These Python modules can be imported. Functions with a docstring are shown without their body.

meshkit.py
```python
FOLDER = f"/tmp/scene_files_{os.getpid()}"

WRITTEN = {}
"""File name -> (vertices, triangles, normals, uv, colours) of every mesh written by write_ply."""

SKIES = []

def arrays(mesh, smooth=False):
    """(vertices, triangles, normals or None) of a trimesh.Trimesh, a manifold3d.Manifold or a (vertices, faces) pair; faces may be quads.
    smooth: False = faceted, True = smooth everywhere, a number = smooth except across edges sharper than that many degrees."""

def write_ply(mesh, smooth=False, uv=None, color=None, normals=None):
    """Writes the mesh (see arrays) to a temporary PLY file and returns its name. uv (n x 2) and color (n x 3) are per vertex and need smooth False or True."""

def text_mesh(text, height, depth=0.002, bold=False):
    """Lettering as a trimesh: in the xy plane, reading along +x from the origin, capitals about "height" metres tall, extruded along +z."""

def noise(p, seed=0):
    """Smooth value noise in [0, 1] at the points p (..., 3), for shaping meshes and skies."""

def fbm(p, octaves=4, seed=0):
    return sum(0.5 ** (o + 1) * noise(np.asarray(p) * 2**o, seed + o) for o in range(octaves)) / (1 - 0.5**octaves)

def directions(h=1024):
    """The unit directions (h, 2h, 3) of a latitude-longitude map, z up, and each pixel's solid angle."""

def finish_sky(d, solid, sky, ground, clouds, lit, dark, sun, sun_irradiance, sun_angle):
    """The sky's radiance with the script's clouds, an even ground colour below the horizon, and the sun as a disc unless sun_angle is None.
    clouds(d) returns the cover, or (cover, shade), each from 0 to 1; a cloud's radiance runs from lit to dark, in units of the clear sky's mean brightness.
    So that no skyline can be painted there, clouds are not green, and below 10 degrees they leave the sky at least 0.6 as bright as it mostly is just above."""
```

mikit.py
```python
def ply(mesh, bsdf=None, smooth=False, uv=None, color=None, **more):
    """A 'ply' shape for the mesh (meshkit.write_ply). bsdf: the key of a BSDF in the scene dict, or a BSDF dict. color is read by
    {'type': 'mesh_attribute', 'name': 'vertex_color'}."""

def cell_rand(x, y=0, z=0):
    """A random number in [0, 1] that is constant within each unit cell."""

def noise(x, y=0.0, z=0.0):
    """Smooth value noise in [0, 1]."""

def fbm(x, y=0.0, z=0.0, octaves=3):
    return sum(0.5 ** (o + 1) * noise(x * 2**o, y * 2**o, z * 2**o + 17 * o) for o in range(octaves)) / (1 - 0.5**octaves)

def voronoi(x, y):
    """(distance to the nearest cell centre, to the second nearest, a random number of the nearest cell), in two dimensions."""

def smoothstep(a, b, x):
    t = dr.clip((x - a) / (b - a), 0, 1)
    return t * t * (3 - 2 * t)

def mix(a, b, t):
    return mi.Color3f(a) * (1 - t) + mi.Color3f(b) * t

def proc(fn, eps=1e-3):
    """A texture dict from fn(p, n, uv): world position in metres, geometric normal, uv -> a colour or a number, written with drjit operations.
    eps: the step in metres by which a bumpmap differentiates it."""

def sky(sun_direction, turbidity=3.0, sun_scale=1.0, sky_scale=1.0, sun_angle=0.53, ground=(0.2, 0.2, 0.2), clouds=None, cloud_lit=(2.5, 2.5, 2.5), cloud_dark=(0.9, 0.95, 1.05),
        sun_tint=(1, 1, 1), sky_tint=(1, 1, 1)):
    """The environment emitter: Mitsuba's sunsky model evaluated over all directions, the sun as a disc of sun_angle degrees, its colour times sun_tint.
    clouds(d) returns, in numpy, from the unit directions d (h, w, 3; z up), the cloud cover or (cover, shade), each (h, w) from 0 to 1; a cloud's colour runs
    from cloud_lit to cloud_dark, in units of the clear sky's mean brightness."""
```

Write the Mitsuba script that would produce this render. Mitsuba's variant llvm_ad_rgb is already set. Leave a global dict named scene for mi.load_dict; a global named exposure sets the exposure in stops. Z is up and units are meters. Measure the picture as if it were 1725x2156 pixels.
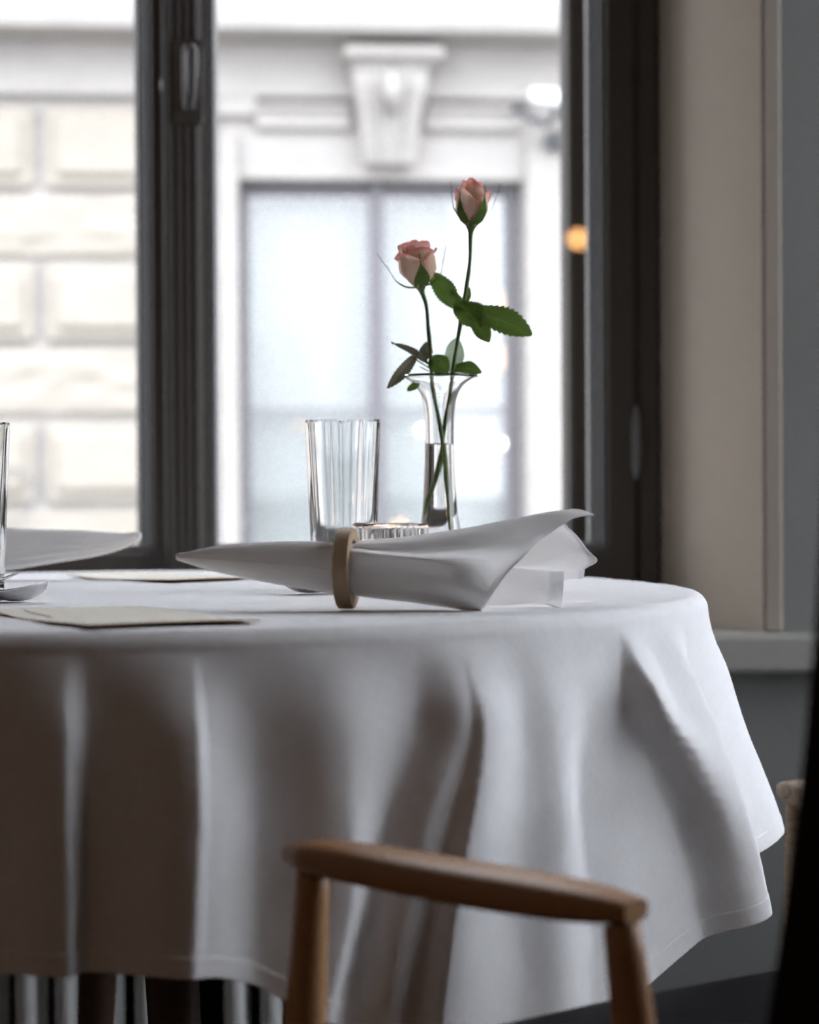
import math, random
import numpy as np
import trimesh
import drjit as dr
import mitsuba as mi
import mikit, meshkit
from scipy.interpolate import PchipInterpolator, CubicSpline
from shapely.geometry import Polygon

random.seed(7)
rng = np.random.default_rng(7)
scene, labels = {}, {}
T = mi.ScalarTransform4f
V = lambda *a: np.array(a, float)

# ------------------------------------------------------------------ camera, sky, exposure
TABLE = 0.74                                     # height of the cloth's top
FPX = 4000.0                                     # focal length, in pixels of a 1725 wide frame
CAM = V(0, 0, TABLE + 0.0823)
fwd = V(0, 1, -33 / FPX); fwd /= np.linalg.norm(fwd)
upv = V(0.0055, 0, 1)
right = np.cross(fwd, upv); right /= np.linalg.norm(right)
upc = np.cross(right, fwd)
FOCUS = 1.53
scene['camera'] = {'type': 'thinlens', 'fov': math.degrees(2 * math.atan(862.5 / FPX)), 'fov_axis': 'x',
                   'aperture_radius': 0.0068, 'focus_distance': FOCUS, 'near_clip': 0.02, 'far_clip': 300.0,
                   'to_world': T().look_at(origin=CAM.tolist(), target=(CAM + fwd).tolist(), up=upc.tolist())}
exposure = 5.8


def overcast(d):
    n = meshkit.fbm(d * V(3, 3, 6), 3, seed=4)
    return np.ones(d.shape[:2]), np.clip(0.55 - 0.5 * d[..., 2] + 0.35 * (n - 0.5), 0, 1)


scene['sky'] = mikit.sky((0.35, 0.5, 0.8), turbidity=5.0, sun_scale=0.0, sky_scale=1.0, ground=(0.3, 0.29, 0.28),
                         clouds=overcast, cloud_lit=(0.96, 1.0, 1.08), cloud_dark=(0.69, 0.73, 0.80))
SKYGAIN = 1.0


def at(px, py, d):
    """The point seen at a pixel of the photograph, d metres ahead of the lens."""
    v = fwd + (px - 862.5) / FPX * right - (py - 1078) / FPX * upc
    return CAM + v * (d / v[1])


# ------------------------------------------------------------------ materials
def diff(c):
    return {'type': 'twosided', 'bsdf': {'type': 'diffuse', 'reflectance': {'type': 'rgb', 'value': list(c)}}}


def prin(c, rough=0.5, **kw):
    return {'type': 'twosided', 'bsdf': {'type': 'principled', 'base_color': c if isinstance(c, dict) else {'type': 'rgb', 'value': list(c)}, 'roughness': rough, **kw}}


def weave_f(p, n, uv):
    a = mikit.noise(uv.x * 900, uv.y * 120) + mikit.noise(uv.x * 120, uv.y * 900)
    return a * 0.5


def cloth_col(p, n, uv):
    w = mikit.noise(uv.x * 1100, uv.y * 90) * 0.5 + mikit.noise(uv.x * 90, uv.y * 1100) * 0.5
    return mikit.mix((0.80, 0.80, 0.81), (0.87, 0.87, 0.88), w)


def oak_f(c1, c2):
    def f(p, n, uv):
        g = mikit.fbm(uv.x * 60, uv.y * 4, 0, 3)
        ring = mikit.noise(uv.x * 220 + g * 6, uv.y * 8)
        return mikit.mix(c1, c2, dr.clip(g * 0.7 + ring * 0.4 - 0.05, 0, 1))
    return f


def knob_f(p, n, uv):
    g = mikit.fbm(p.x * 40, p.y * 40, p.z * 260, 3)
    band = mikit.smoothstep(0.035, 0.0, dr.abs(mikit.fbm(p.x * 30, p.y * 30, p.z * 70, 3) - 0.47))
    return mikit.mix(mikit.mix((0.34, 0.24, 0.16), (0.50, 0.38, 0.27), g), (0.10, 0.065, 0.05), band * 0.7)


def plaster_f(base, amp):
    def f(p, n, uv):
        k = mikit.fbm(p.x * 3 + 7, p.y * 3, p.z * 3, 3)
        return mi.Color3f(base) * (1 - amp + 2 * amp * k)
    return f


def stone_f(base):
    def f(p, n, uv):
        k = mikit.fbm(p.x * 6, p.y * 6, p.z * 9, 4)
        return mi.Color3f(base) * (0.9 + 0.2 * k)
    return f


def paper_f(p, n, uv):
    return mikit.mix((0.84, 0.79, 0.68), (0.90, 0.87, 0.78), mikit.fbm(p.x * 160, p.y * 160, 0, 2))


def leaf_f(p, n, uv):
    vein = mikit.smoothstep(0.08, 0.0, dr.abs(uv.x))
    side = mikit.smoothstep(0.12, 0.0, dr.abs(dr.abs(dr.sin((uv.y * 9 - dr.abs(uv.x) * 1.6) * 3.14159)) - 0.0)) * 0.35
    k = mikit.fbm(uv.x * 3 + p.x * 30, uv.y * 4 + p.z * 30, 0, 3)
    return mikit.mix((0.075, 0.13, 0.025), (0.14, 0.22, 0.055), dr.clip(k * 0.8 + vein * 0.5 + side, 0, 1))


M = {
    'cloth': {'type': 'twosided', 'bsdf': {'type': 'diffuse', 'reflectance': mikit.proc(cloth_col)}},
    'napkin': {'type': 'principledthin', 'base_color': {'type': 'rgb', 'value': [0.88, 0.87, 0.865]}, 'roughness': 0.9, 'diff_trans': 0.7, 'eta': 1.05},
    'napkin_thick': diff((0.80, 0.79, 0.785)),
    'napkin_hem': {'type': 'principledthin', 'base_color': {'type': 'rgb', 'value': [0.84, 0.835, 0.84]}, 'roughness': 0.9, 'diff_trans': 0.25, 'eta': 1.05},
    'oak': prin(mikit.proc(oak_f((0.32, 0.155, 0.065), (0.46, 0.255, 0.12))), 0.42),
    'ring_wood': prin(mikit.proc(oak_f((0.30, 0.20, 0.12), (0.40, 0.28, 0.18))), 0.6),
    'ring_face': prin((0.62, 0.50, 0.37), 0.6),
    'oak_lit': prin(mikit.proc(knob_f), 0.55),  # same oak as the other arm; window light painted in as a paler tone
    'leg_oak': prin(mikit.proc(oak_f((0.07, 0.04, 0.025), (0.13, 0.08, 0.05))), 0.5),
    'black_leather': prin((0.008, 0.008, 0.0095), 0.6, specular=0.07),
    'black_fabric': prin((0.012, 0.010, 0.013), 0.9, specular=0.2),
    'frame_paint': prin((0.074, 0.066, 0.058), 0.42, specular=0.45),
    'frame_lit': prin((0.19, 0.195, 0.20), 0.35, specular=0.5),  # frame paint lightened to stand for daylight caught on the mouldings
    'steel': {'type': 'twosided', 'bsdf': {'type': 'roughconductor', 'material': 'none', 'alpha': 0.16, 'specular_reflectance': {'type': 'rgb', 'value': [0.62, 0.61, 0.62]}}},
    'handle_metal': prin((0.22, 0.215, 0.21), 0.3, metallic=0.8),
    'reveal': diff((0.50, 0.435, 0.365)),
    'trim_shaded': diff((0.30, 0.262, 0.225)),  # same paint as the reveal, with room-side shade put into the colour
    'wall_grey': {'type': 'twosided', 'bsdf': {'type': 'diffuse', 'reflectance': mikit.proc(plaster_f((0.20, 0.205, 0.197), 0.12))}},
    'wall_dark': diff((0.40, 0.355, 0.32)),
    'sill': prin((0.27, 0.26, 0.24), 0.45),
    'ceiling_white': diff((0.30, 0.28, 0.26)),
    'floor_wood': prin((0.06, 0.04, 0.027), 0.5),
    'radiator_paint': prin((0.62, 0.63, 0.62), 0.4),
    'recess_shade': diff((0.012, 0.012, 0.012)),  # near black stands for the shade behind the radiator columns
    'stone_cream': {'type': 'twosided', 'bsdf': {'type': 'diffuse', 'reflectance': mikit.proc(stone_f((0.36, 0.33, 0.285)))}},
    'stone_white': {'type': 'twosided', 'bsdf': {'type': 'diffuse', 'reflectance': mikit.proc(stone_f((0.38, 0.36, 0.34)))}},
    'facade_frame': prin((0.13, 0.125, 0.135), 0.5),
    'blind': diff((0.275, 0.30, 0.295)),
    'transom_grey': prin((0.2, 0.205, 0.205), 0.5),
    'white_plastic': prin((0.75, 0.78, 0.78), 0.4),
    'dark_plastic': prin((0.06, 0.065, 0.07), 0.5),
    'asphalt': diff((0.16, 0.16, 0.16)),
    'glass': {'type': 'dielectric', 'int_ior': 1.52, 'ext_ior': 1.0},
    'water_side': {'type': 'dielectric', 'int_ior': 1.33, 'ext_ior': 1.52},
    'water_top': {'type': 'dielectric', 'int_ior': 1.33, 'ext_ior': 1.0},
    'pane': {'type': 'thindielectric', 'int_ior': 1.5},
    'paper': {'type': 'twosided', 'bsdf': {'type': 'diffuse', 'reflectance': mikit.proc(paper_f)}},
    'edge_shadow': diff((0.30, 0.17, 0.08)),  # brown stands for the shadow under the curled card edges
    'ink': diff((0.12, 0.10, 0.08)),
    'stem_green': prin((0.075, 0.12, 0.028), 0.5),
    'sepal_green': {'type': 'principledthin', 'base_color': {'type': 'rgb', 'value': [0.10, 0.17, 0.045]}, 'roughness': 0.6, 'diff_trans': 0.5, 'eta': 1.2},
    'leaf': {'type': 'principledthin', 'base_color': mikit.proc(leaf_f), 'roughness': 0.5, 'diff_trans': 1.0, 'eta': 1.3},
    'leaf_pale': {'type': 'principledthin', 'base_color': {'type': 'rgb', 'value': [0.42, 0.52, 0.38]}, 'roughness': 0.7, 'diff_trans': 1.2, 'eta': 1.2},
    'leaf_dry': {'type': 'principledthin', 'base_color': {'type': 'rgb', 'value': [0.15, 0.145, 0.10]}, 'roughness': 0.7, 'diff_trans': 0.5, 'eta': 1.2},
    'petal': {'type': 'principledthin', 'base_color': {'type': 'mesh_attribute', 'name': 'vertex_color'}, 'roughness': 0.8, 'diff_trans': 1.2, 'eta': 1.1},
    'wax': diff((0.8, 0.76, 0.68)),
    'cord': diff((0.02, 0.02, 0.02)),
    'brass': prin((0.5, 0.32, 0.12), 0.3, metallic=1.0),
}
for k, v in M.items():
    scene['mat_' + k] = v


# ------------------------------------------------------------------ helpers
def add(key, mesh, mat, smooth=35, label=None, category=None, group=None, kind=None, **kw):
    d = mikit.ply(mesh, 'mat_' + mat if mat else None, smooth, **kw)
    scene[key] = d
    tag(key, label, category, group, kind)
    return key


def tag(key, label=None, category=None, group=None, kind=None):
    e = {k: v for k, v in dict(label=label, category=category, group=group, kind=kind).items() if v}
    if e:
        labels[key] = {**labels.get(key, {}), **e}


def num(base, i):
    return base if i == 0 else '%s_%03d' % (base, i)


def cat(ms):
    return trimesh.util.concatenate(ms)


def box(x0, x1, y0, y1, z0, z1, r=0.0):
    """A box, with chamfered edges if r > 0."""
    if r <= 0:
        m = trimesh.creation.box((x1 - x0, y1 - y0, z1 - z0))
    else:
        a = [np.array([x1 - x0, y1 - y0, z1 - z0]) / 2 - np.roll([0, r, r], k) for k in range(3)]
        pts = [np.array([i, j, k]) * s for s in a for i in (-1, 1) for j in (-1, 1) for k in (-1, 1)]
        m = trimesh.convex.convex_hull(np.array(pts))
    m.apply_translation(((x0 + x1) / 2, (y0 + y1) / 2, (z0 + z1) / 2))
    return m


def grid(P, close_u=False, close_v=False):
    """Triangles for points P (nu, nv, 3)."""
    nu, nv = P.shape[:2]
    iu = np.arange(nu if close_u else nu - 1); iv = np.arange(nv if close_v else nv - 1)
    a, b = np.meshgrid(iu, iv, indexing='ij')
    i = lambda p, q: (p % nu) * nv + (q % nv)
    q = np.stack([i(a, b), i(a + 1, b), i(a + 1, b + 1), i(a, b + 1)], -1).reshape(-1, 4)
    f = np.vstack([q[:, [0, 1, 2]], q[:, [0, 2, 3]]])
    return trimesh.Trimesh(P.reshape(-1, 3), f, process=False)


def uv_of(nu, nv, su=1.0, sv=1.0):
    u, v = np.meshgrid(np.linspace(0, su, nu), np.linspace(0, sv, nv), indexing='ij')
    return np.stack([u.ravel(), v.ravel()], 1)


def lathe(prof, n=64, fn=None):
    """Closed solid of revolution about z through the profile (r, z) running from axis to axis."""
    prof = np.array(prof, float)
    ph = np.linspace(0, 2 * np.pi, n, endpoint=False)
    r = prof[:, 0][:, None] * np.ones(n)
    if fn is not None:
        r = fn(r, prof[:, 1][:, None] * np.ones(n), ph[None, :] * np.ones_like(r))
    P = np.stack([r * np.cos(ph), r * np.sin(ph), prof[:, 1][:, None] * np.ones(n)], -1)
    m = grid(P, close_v=True)
    m.merge_vertices(); m.update_faces(m.nondegenerate_faces())
    if m.is_watertight and m.volume < 0:
        m.invert()
    return m


def frames(P):
    Tn = np.gradient(P, axis=0); Tn /= np.linalg.norm(Tn, axis=1, keepdims=True)
    ref = V(0, 0, 1) if abs(Tn[0] @ V(0, 0, 1)) < 0.9 else V(1, 0, 0)
    N = []
    n = ref - Tn[0] * (ref @ Tn[0])
    for t in Tn:
        n = n - t * (n @ t); n /= np.linalg.norm(n); N.append(n)
    N = np.array(N)
    return Tn, N, np.cross(Tn, N)


def spline(pts, n):
    pts = np.array(pts, float)
    s = np.r_[0, np.cumsum(np.linalg.norm(np.diff(pts, axis=0), axis=1))]
    return CubicSpline(s, pts)(np.linspace(0, s[-1], n)) if len(pts) > 2 else pts[0] + (pts[-1] - pts[0]) * np.linspace(0, 1, n)[:, None]


def tube(pts, rad, n=40, m=14, caps=True, flat=1.0, ref=None, power=2.0):
    """A tube along a smooth line; rad: a number or a list spread evenly along it; flat: second radius over first."""
    P = spline(pts, n)
    r = np.interp(np.linspace(0, 1, n), np.linspace(0, 1, len(rad)), rad) if np.ndim(rad) else np.full(n, rad)
    Tn, N, B = frames(P)
    if ref is not None:
        N = np.array([np.asarray(ref) - t * (np.asarray(ref) @ t) for t in Tn]); N /= np.linalg.norm(N, axis=1, keepdims=True)
        B = np.cross(Tn, N)
    a = np.linspace(0, 2 * np.pi, m, endpoint=False)
    c, s = np.cos(a), np.sin(a)
    c, s = np.sign(c) * abs(c) ** (2 / power), np.sign(s) * abs(s) ** (2 / power)
    G = P[:, None] + r[:, None, None] * (c[None, :, None] * B[:, None] + flat * s[None, :, None] * N[:, None])
    if caps:
        G = np.concatenate([np.repeat(P[:1], m, 0)[None], G, np.repeat(P[-1:], m, 0)[None]])
    mesh = grid(G, close_v=True)
    mesh.merge_vertices(); mesh.update_faces(mesh.nondegenerate_faces())
    if mesh.is_watertight and mesh.volume < 0:
        mesh.invert()
    return mesh


def tube_uv(mesh, axis):
    """Simple uv along an axis direction, for wood grain (x across, y along)."""
    ax = np.asarray(axis, float) / np.linalg.norm(axis)
    o = np.cross(ax, V(0.3, 0.2, 0.93)); o /= np.linalg.norm(o)
    return np.stack([mesh.vertices @ o, mesh.vertices @ ax], 1)


def patch(rows, nu=40, nv=40):
    """A smooth sheet through a net of points (rows, columns, 3)."""
    rows = np.array(rows, float)
    a, b = rows.shape[:2]
    X = CubicSpline(np.arange(a), rows, axis=0, bc_type='natural')(np.linspace(0, a - 1, nu)) if a > 2 else rows[0] + (rows[1] - rows[0]) * np.linspace(0, 1, nu)[:, None, None]
    Y = CubicSpline(np.arange(b), X, axis=1, bc_type='natural')(np.linspace(0, b - 1, nv)) if b > 2 else X[:, :1] + (X[:, 1:2] - X[:, :1]) * np.linspace(0, 1, nv)[None, :, None]
    return Y


def prism(poly, length, origin, ex, ey, ez):
    """Extrudes a polygon of (a, b) by length; a along ex, b along ey, the extrusion along ez."""
    m = trimesh.creation.extrude_polygon(Polygon(poly), length, engine='earcut')
    R = np.eye(4); R[:3, 0], R[:3, 1], R[:3, 2], R[:3, 3] = ex, ey, ez, origin
    m.apply_transform(R)
    if np.linalg.det(R[:3, :3]) < 0:
        m.invert()
    return m


EX, EY, EZ = V(1, 0, 0), V(0, 1, 0), V(0, 0, 1)

# ------------------------------------------------------------------ the room
WIN_Y = 2.62                                                       # plane of the panes
WF = 2.31                                                          # inner face of the window wall
XL, XR, YB, CEIL = -2.6, 1.35, -2.3, 2.75
SILL = 0.655
add('floor', box(XL, XR, YB, 2.95, -0.05, 0), 'floor_wood', False, label='dark wooden floor of the dining room', kind='structure')
add('ceiling', box(XL, XR, YB, WF, CEIL, CEIL + 0.05), 'ceiling_white', False, label='pale ceiling above the table', kind='structure')
add('wall_left', box(XL - 0.1, XL, YB, WF, 0, CEIL), 'wall_dark', False, label='grey side wall left of the table', kind='structure')
add('wall_back', box(XL, XR, YB - 0.1, YB, 0, CEIL), 'wall_dark', False, label='grey wall behind the viewer', kind='structure')
WX0, WX1, WTOP = -1.46, 0.451, 2.45
RX1 = 0.340                                                        # where the reveal meets the window frame
wall = [box(WX1, XR + 0.3, WF, 2.95, 0, 4.1), box(XL - 0.1, WX0, WF, 2.95, 0, 4.1), box(WX0, WX1, WF, 2.95, WTOP, 4.1), box(WX0, 0.05, 2.50, 2.95, 0, SILL - 0.05), box(0.05, WX1, WF, 2.95, 0, SILL - 0.05)]
add('wall_front', cat(wall), 'wall_grey', False, label='grey painted window wall at the right of the picture', kind='structure')
add('wall_niche', cat([box(WX0, 0.05, 2.485, 2.499, 0.0, SILL - 0.048), box(WX0 + 0.001, WX0 + 0.012, WF, 2.485, 0.0, SILL - 0.048), box(0.038, 0.049, WF + 0.002, 2.485, 0.0, SILL - 0.048)]), 'recess_shade', False, label='niche behind the radiators under the window, its shade painted near black', kind='structure')
# side wall with the second window, right of the frame
SY0, SY1, SZ0, SZ1 = 1.05, 2.28, 0.58, 2.65
wall = [box(XR, XR + 0.3, YB, SY0, 0, CEIL), box(XR, XR + 0.3, SY1, WF, 0, CEIL), box(XR, XR + 0.3, SY0, SY1, 0, SZ0), box(XR, XR + 0.3, SY0, SY1, SZ1, CEIL)]
add('wall_right', cat(wall), 'wall_grey', False, label='grey side wall with a window, right of the table', kind='structure')
# reveals: splayed plaster cheeks between the wall face and the window frame
rev = [prism([(RX1, 2.95), (RX1, 2.605), (0.430, WF - 0.002), (0.452, WF - 0.002), (0.452, 2.95)], WTOP - SILL, V(0, 0, SILL), EX, EY, EZ),
       prism([(WX0 - 0.001, WF - 0.002), (WX0 + 0.02, WF - 0.002), (-1.35, 2.605), (-1.35, 2.95), (WX0 - 0.001, 2.95)], WTOP - SILL, V(0, 0, SILL), EX, EY, EZ),
       box(WX0, WX1, WF, 2.95, WTOP - 0.02, WTOP + 0.001)]
add('window_reveal', cat(rev), 'reveal', False, label='cream plastered window reveal right of the dark window frame', kind='structure')
add('trim_1', box(0.4295, 0.4525, WF - 0.008, WF + 0.004, SILL, WTOP, 0.003), 'trim_shaded', False, label='narrow cream corner strip between the reveal and the grey wall, its shade painted in', kind='structure')
add('window_sill', box(WX0 - 0.05, XR, 2.262, 2.62, SILL - 0.047, SILL, 0.006), 'sill', False, label='pale window sill board running along the grey wall', kind='structure')


def bar(x0, x1, z0, z1, y0, y1, r=0.004):
    return box(x0, x1, y0, y1, z0, z1, r)


WZ0, WZ1 = 0.672, WTOP - 0.03
X = lambda px, d: (px - 862.5) / FPX * d
# fixed frame
fx = [bar(0.312, 0.341, WZ0 - 0.02, WZ1 + 0.03, 2.585, 2.72), bar(-1.352, -1.322, WZ0 - 0.02, WZ1 + 0.03, 2.585, 2.72),
      bar(-1.352, 0.341, WZ0 - 0.022, WZ0 + 0.026, 2.585, 2.72), bar(-1.352, 0.341, WZ1, WZ1 + 0.03, 2.585, 2.72)]
add('window_1__frame', cat(fx), 'frame_paint', False)
tag('window_1', 'tall dark framed double casement window behind the table', kind='structure')
SZ_, ST = WZ0 + 0.022, WZ1 - 0.004                                 # sash bottom and top


def sash(k, xa, xb, wa, wb, na, nb_):
    """A casement: four stiles with stepped, rounded mouldings, and its pane."""
    p = num('window_1__sash', k)
    ms, bd = [], []
    for (x0, x1, s, nq) in ((xa, xa + wa, 1, na), (xb, xb - wb, -1, nb_)):
        ms.append(bar(min(x0, x1), max(x0, x1), SZ_, ST, 2.578, 2.64))
        for q in range(nq):                                         # stepped moulding toward the glass
            a = x1 + s * 0.007 * q
            bd.append(bar(min(a, a + s * 0.0072), max(a, a + s * 0.0072), SZ_ + 0.05, ST - 0.05, 2.590 + 0.009 * q, 2.64, 0.001))
            bd.append(tube([V(a + s * 0.0034, 2.590 + 0.009 * q, SZ_ + 0.05), V(a + s * 0.0034, 2.590 + 0.009 * q, ST - 0.05)], 0.0036, n=2, m=12))
    ms += [bar(xa, xb, SZ_, SZ_ + 0.055, 2.578, 2.64), bar(xa, xb, ST - 0.055, ST, 2.578, 2.64)]
    bd.append(bar(xa + wa, xb - wb, SZ_ + 0.05, SZ_ + 0.064, 2.592, 2.64, 0.004))
    add(p, cat(ms), 'frame_paint', False)
    add(p + '__bead', cat(bd), 'frame_lit', 30, label='moulding beside the glass, daylight painted in as a lighter tone')
    add(p + '__pane', box(xa + wa, xb - wb, WIN_Y, WIN_Y + 0.0002, SZ_ + 0.05, ST - 0.05) if False else
        trimesh.Trimesh([[xa + wa, WIN_Y, SZ_ + .05], [xb - wb, WIN_Y, SZ_ + .05], [xb - wb, WIN_Y, ST - .05], [xa + wa, WIN_Y, ST - .05]], [[0, 1, 2], [0, 2, 3]], process=False), 'pane', False)


XM = X(392, 2.6)
sash(0, -1.32, XM - 0.004, 0.055, 0.040, 3, 3)
sash(1, XM + 0.0, 0.308, 0.036, 0.040, 1, 3)
# meeting strip with fine fluting
ms = [bar(X(349, 2.57), X(430, 2.57), SZ_ + 0.004, ST - 0.004, 2.552, 2.582, 0.004)]
for q in range(4):
    xq = X(364 + 17 * q, 2.55)
    ms.append(tube([V(xq, 2.552, SZ_ + 0.006), V(xq, 2.552, ST - 0.006)], 0.0042, n=2, m=10))
add('window_1__meeting_strip', cat(ms), 'frame_paint', 30)
# outer frame seen through the panes
ms = []
for a, b in ((0.2295, 0.30), (X(300, 2.86), X(440, 2.86)), (-1.36, -1.26)):
    ms.append(bar(a, b, SZ_ - 0.03, ST + 0.05, 2.80, 2.87, 0.005))
    ms.append(tube([V(a + 0.012, 2.80, SZ_), V(a + 0.012, 2.80, ST)], 0.009, n=2, m=10))
ms.append(bar(-1.36, 0.30, SZ_ - 0.035, SZ_ + 0.012, 2.80, 2.87, 0.005))
add('window_1__outer_frame', cat(ms), 'frame_paint', 30)
# hinge barrel and handle
add('window_1__hinge', tube([at(1340, 1008, 2.575), at(1340, 1000, 2.575), at(1340, 862, 2.575), at(1340, 854, 2.575)], [0.003, 0.0072, 0.0072, 0.0072, 0.0072, 0.003], n=20, m=16), 'frame_lit', 35)
pl = trimesh.creation.extrude_polygon(Polygon([(x, z) for x, z in [(-0.018, -0.05), (0.018, -0.05), (0.018, 0.05), (-0.018, 0.05)]]).buffer(0.0035, quad_segs=6), 0.008, engine='earcut')
c = at(396, 175, 2.552)
R = np.eye(4); R[:3, 0], R[:3, 1], R[:3, 2], R[:3, 3] = EX, EZ, -EY, c
pl = trimesh.creation.extrude_polygon(Polygon([(-0.014, -0.05), (0.014, -0.05), (0.014, 0.05), (-0.014, 0.05)]).buffer(0.006, quad_segs=6), 0.008, engine='earcut')
pl.apply_transform(R)
add('window_1__handle', pl, 'handle_metal', 30)
add('window_1__handle__grip', tube([at(x_, y_, d_) for x_, y_, d_ in ((391, 228, 2.538), (390, 190, 2.528), (389, 150, 2.525), (389, 116, 2.524), (392, 102, 2.524), (400, 96, 2.524), (408, 102, 2.524), (411, 116, 2.524), (410, 150, 2.525), (407, 190, 2.528), (404, 228, 2.538))], [0.0036, 0.0036], n=90, m=12), 'handle_metal', 60)
add('window_1__latch', cat([tube([at(357, 170, 2.572), at(353, 205, 2.56), at(347, 238, 2.566)], [0.003, 0.006, 0.003], n=20, m=12), box(*(lambda p: (p[0] - 0.008, p[0] + 0.010, 2.565, 2.58, p[2] - 0.010, p[2] + 0.010))(at(352, 182, 2.572)), 0.002)]), 'handle_metal', 40)
# the side window
ms = [box(XR + 0.05, XR + 0.12, SY0, SY0 + 0.06, SZ0, SZ1, 0.004), box(XR + 0.05, XR + 0.12, SY1 - 0.06, SY1, SZ0, SZ1, 0.004), box(XR + 0.05, XR + 0.12, SY0, SY1, SZ0, SZ0 + 0.06, 0.004),
      box(XR + 0.05, XR + 0.12, SY0, SY1, SZ1 - 0.06, SZ1, 0.004), box(XR + 0.05, XR + 0.12, 1.74, 1.80, SZ0, SZ1, 0.004)]
add('window_2__frame', cat(ms), 'frame_paint', False)
tag('window_2', 'dark framed window in the side wall at the right', kind='structure')
for k, (a, b) in enumerate(((SY0 + 0.06, 1.74), (1.80, SY1 - 0.06))):
    add(num('window_2__pane', k), trimesh.Trimesh([[XR + 0.08, a, SZ0 + .06], [XR + 0.08, b, SZ0 + .06], [XR + 0.08, b, SZ1 - .06], [XR + 0.08, a, SZ1 - .06]], [[0, 1, 2], [0, 2, 3]], process=False), 'pane', False)


# ------------------------------------------------------------------ radiators under the window
def radiator(key, xs, label):
    y = 2.38
    for i, x in enumerate(xs):
        col = [tube([V(x, y + dy, 0.10), V(x, y + dy, 0.56)], 0.0135, n=2, m=12) for dy in (-0.035, 0.035)]
        col += [tube([V(x, y - 0.05, z), V(x, y + 0.05, z)], 0.022, n=6, m=12) for z in (0.10, 0.56)]
        add(key + num('__column', i), cat(col), 'radiator_paint', 40)
    for q, z in enumerate((0.10, 0.56)):
        add(key + num('__pipe', q), tube([V(xs[0] - 0.02, y, z), V(xs[-1] + 0.02, y, z)], 0.013, n=2, m=12), 'radiator_paint', 40)
    for q, x in enumerate((xs[0], xs[-1])):
        add(key + num('__foot', q), box(x - 0.014, x + 0.014, y - 0.04, y + 0.04, 0.0, 0.09, 0.003), 'radiator_paint', False)
    tag(key, label, 'radiator')


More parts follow.
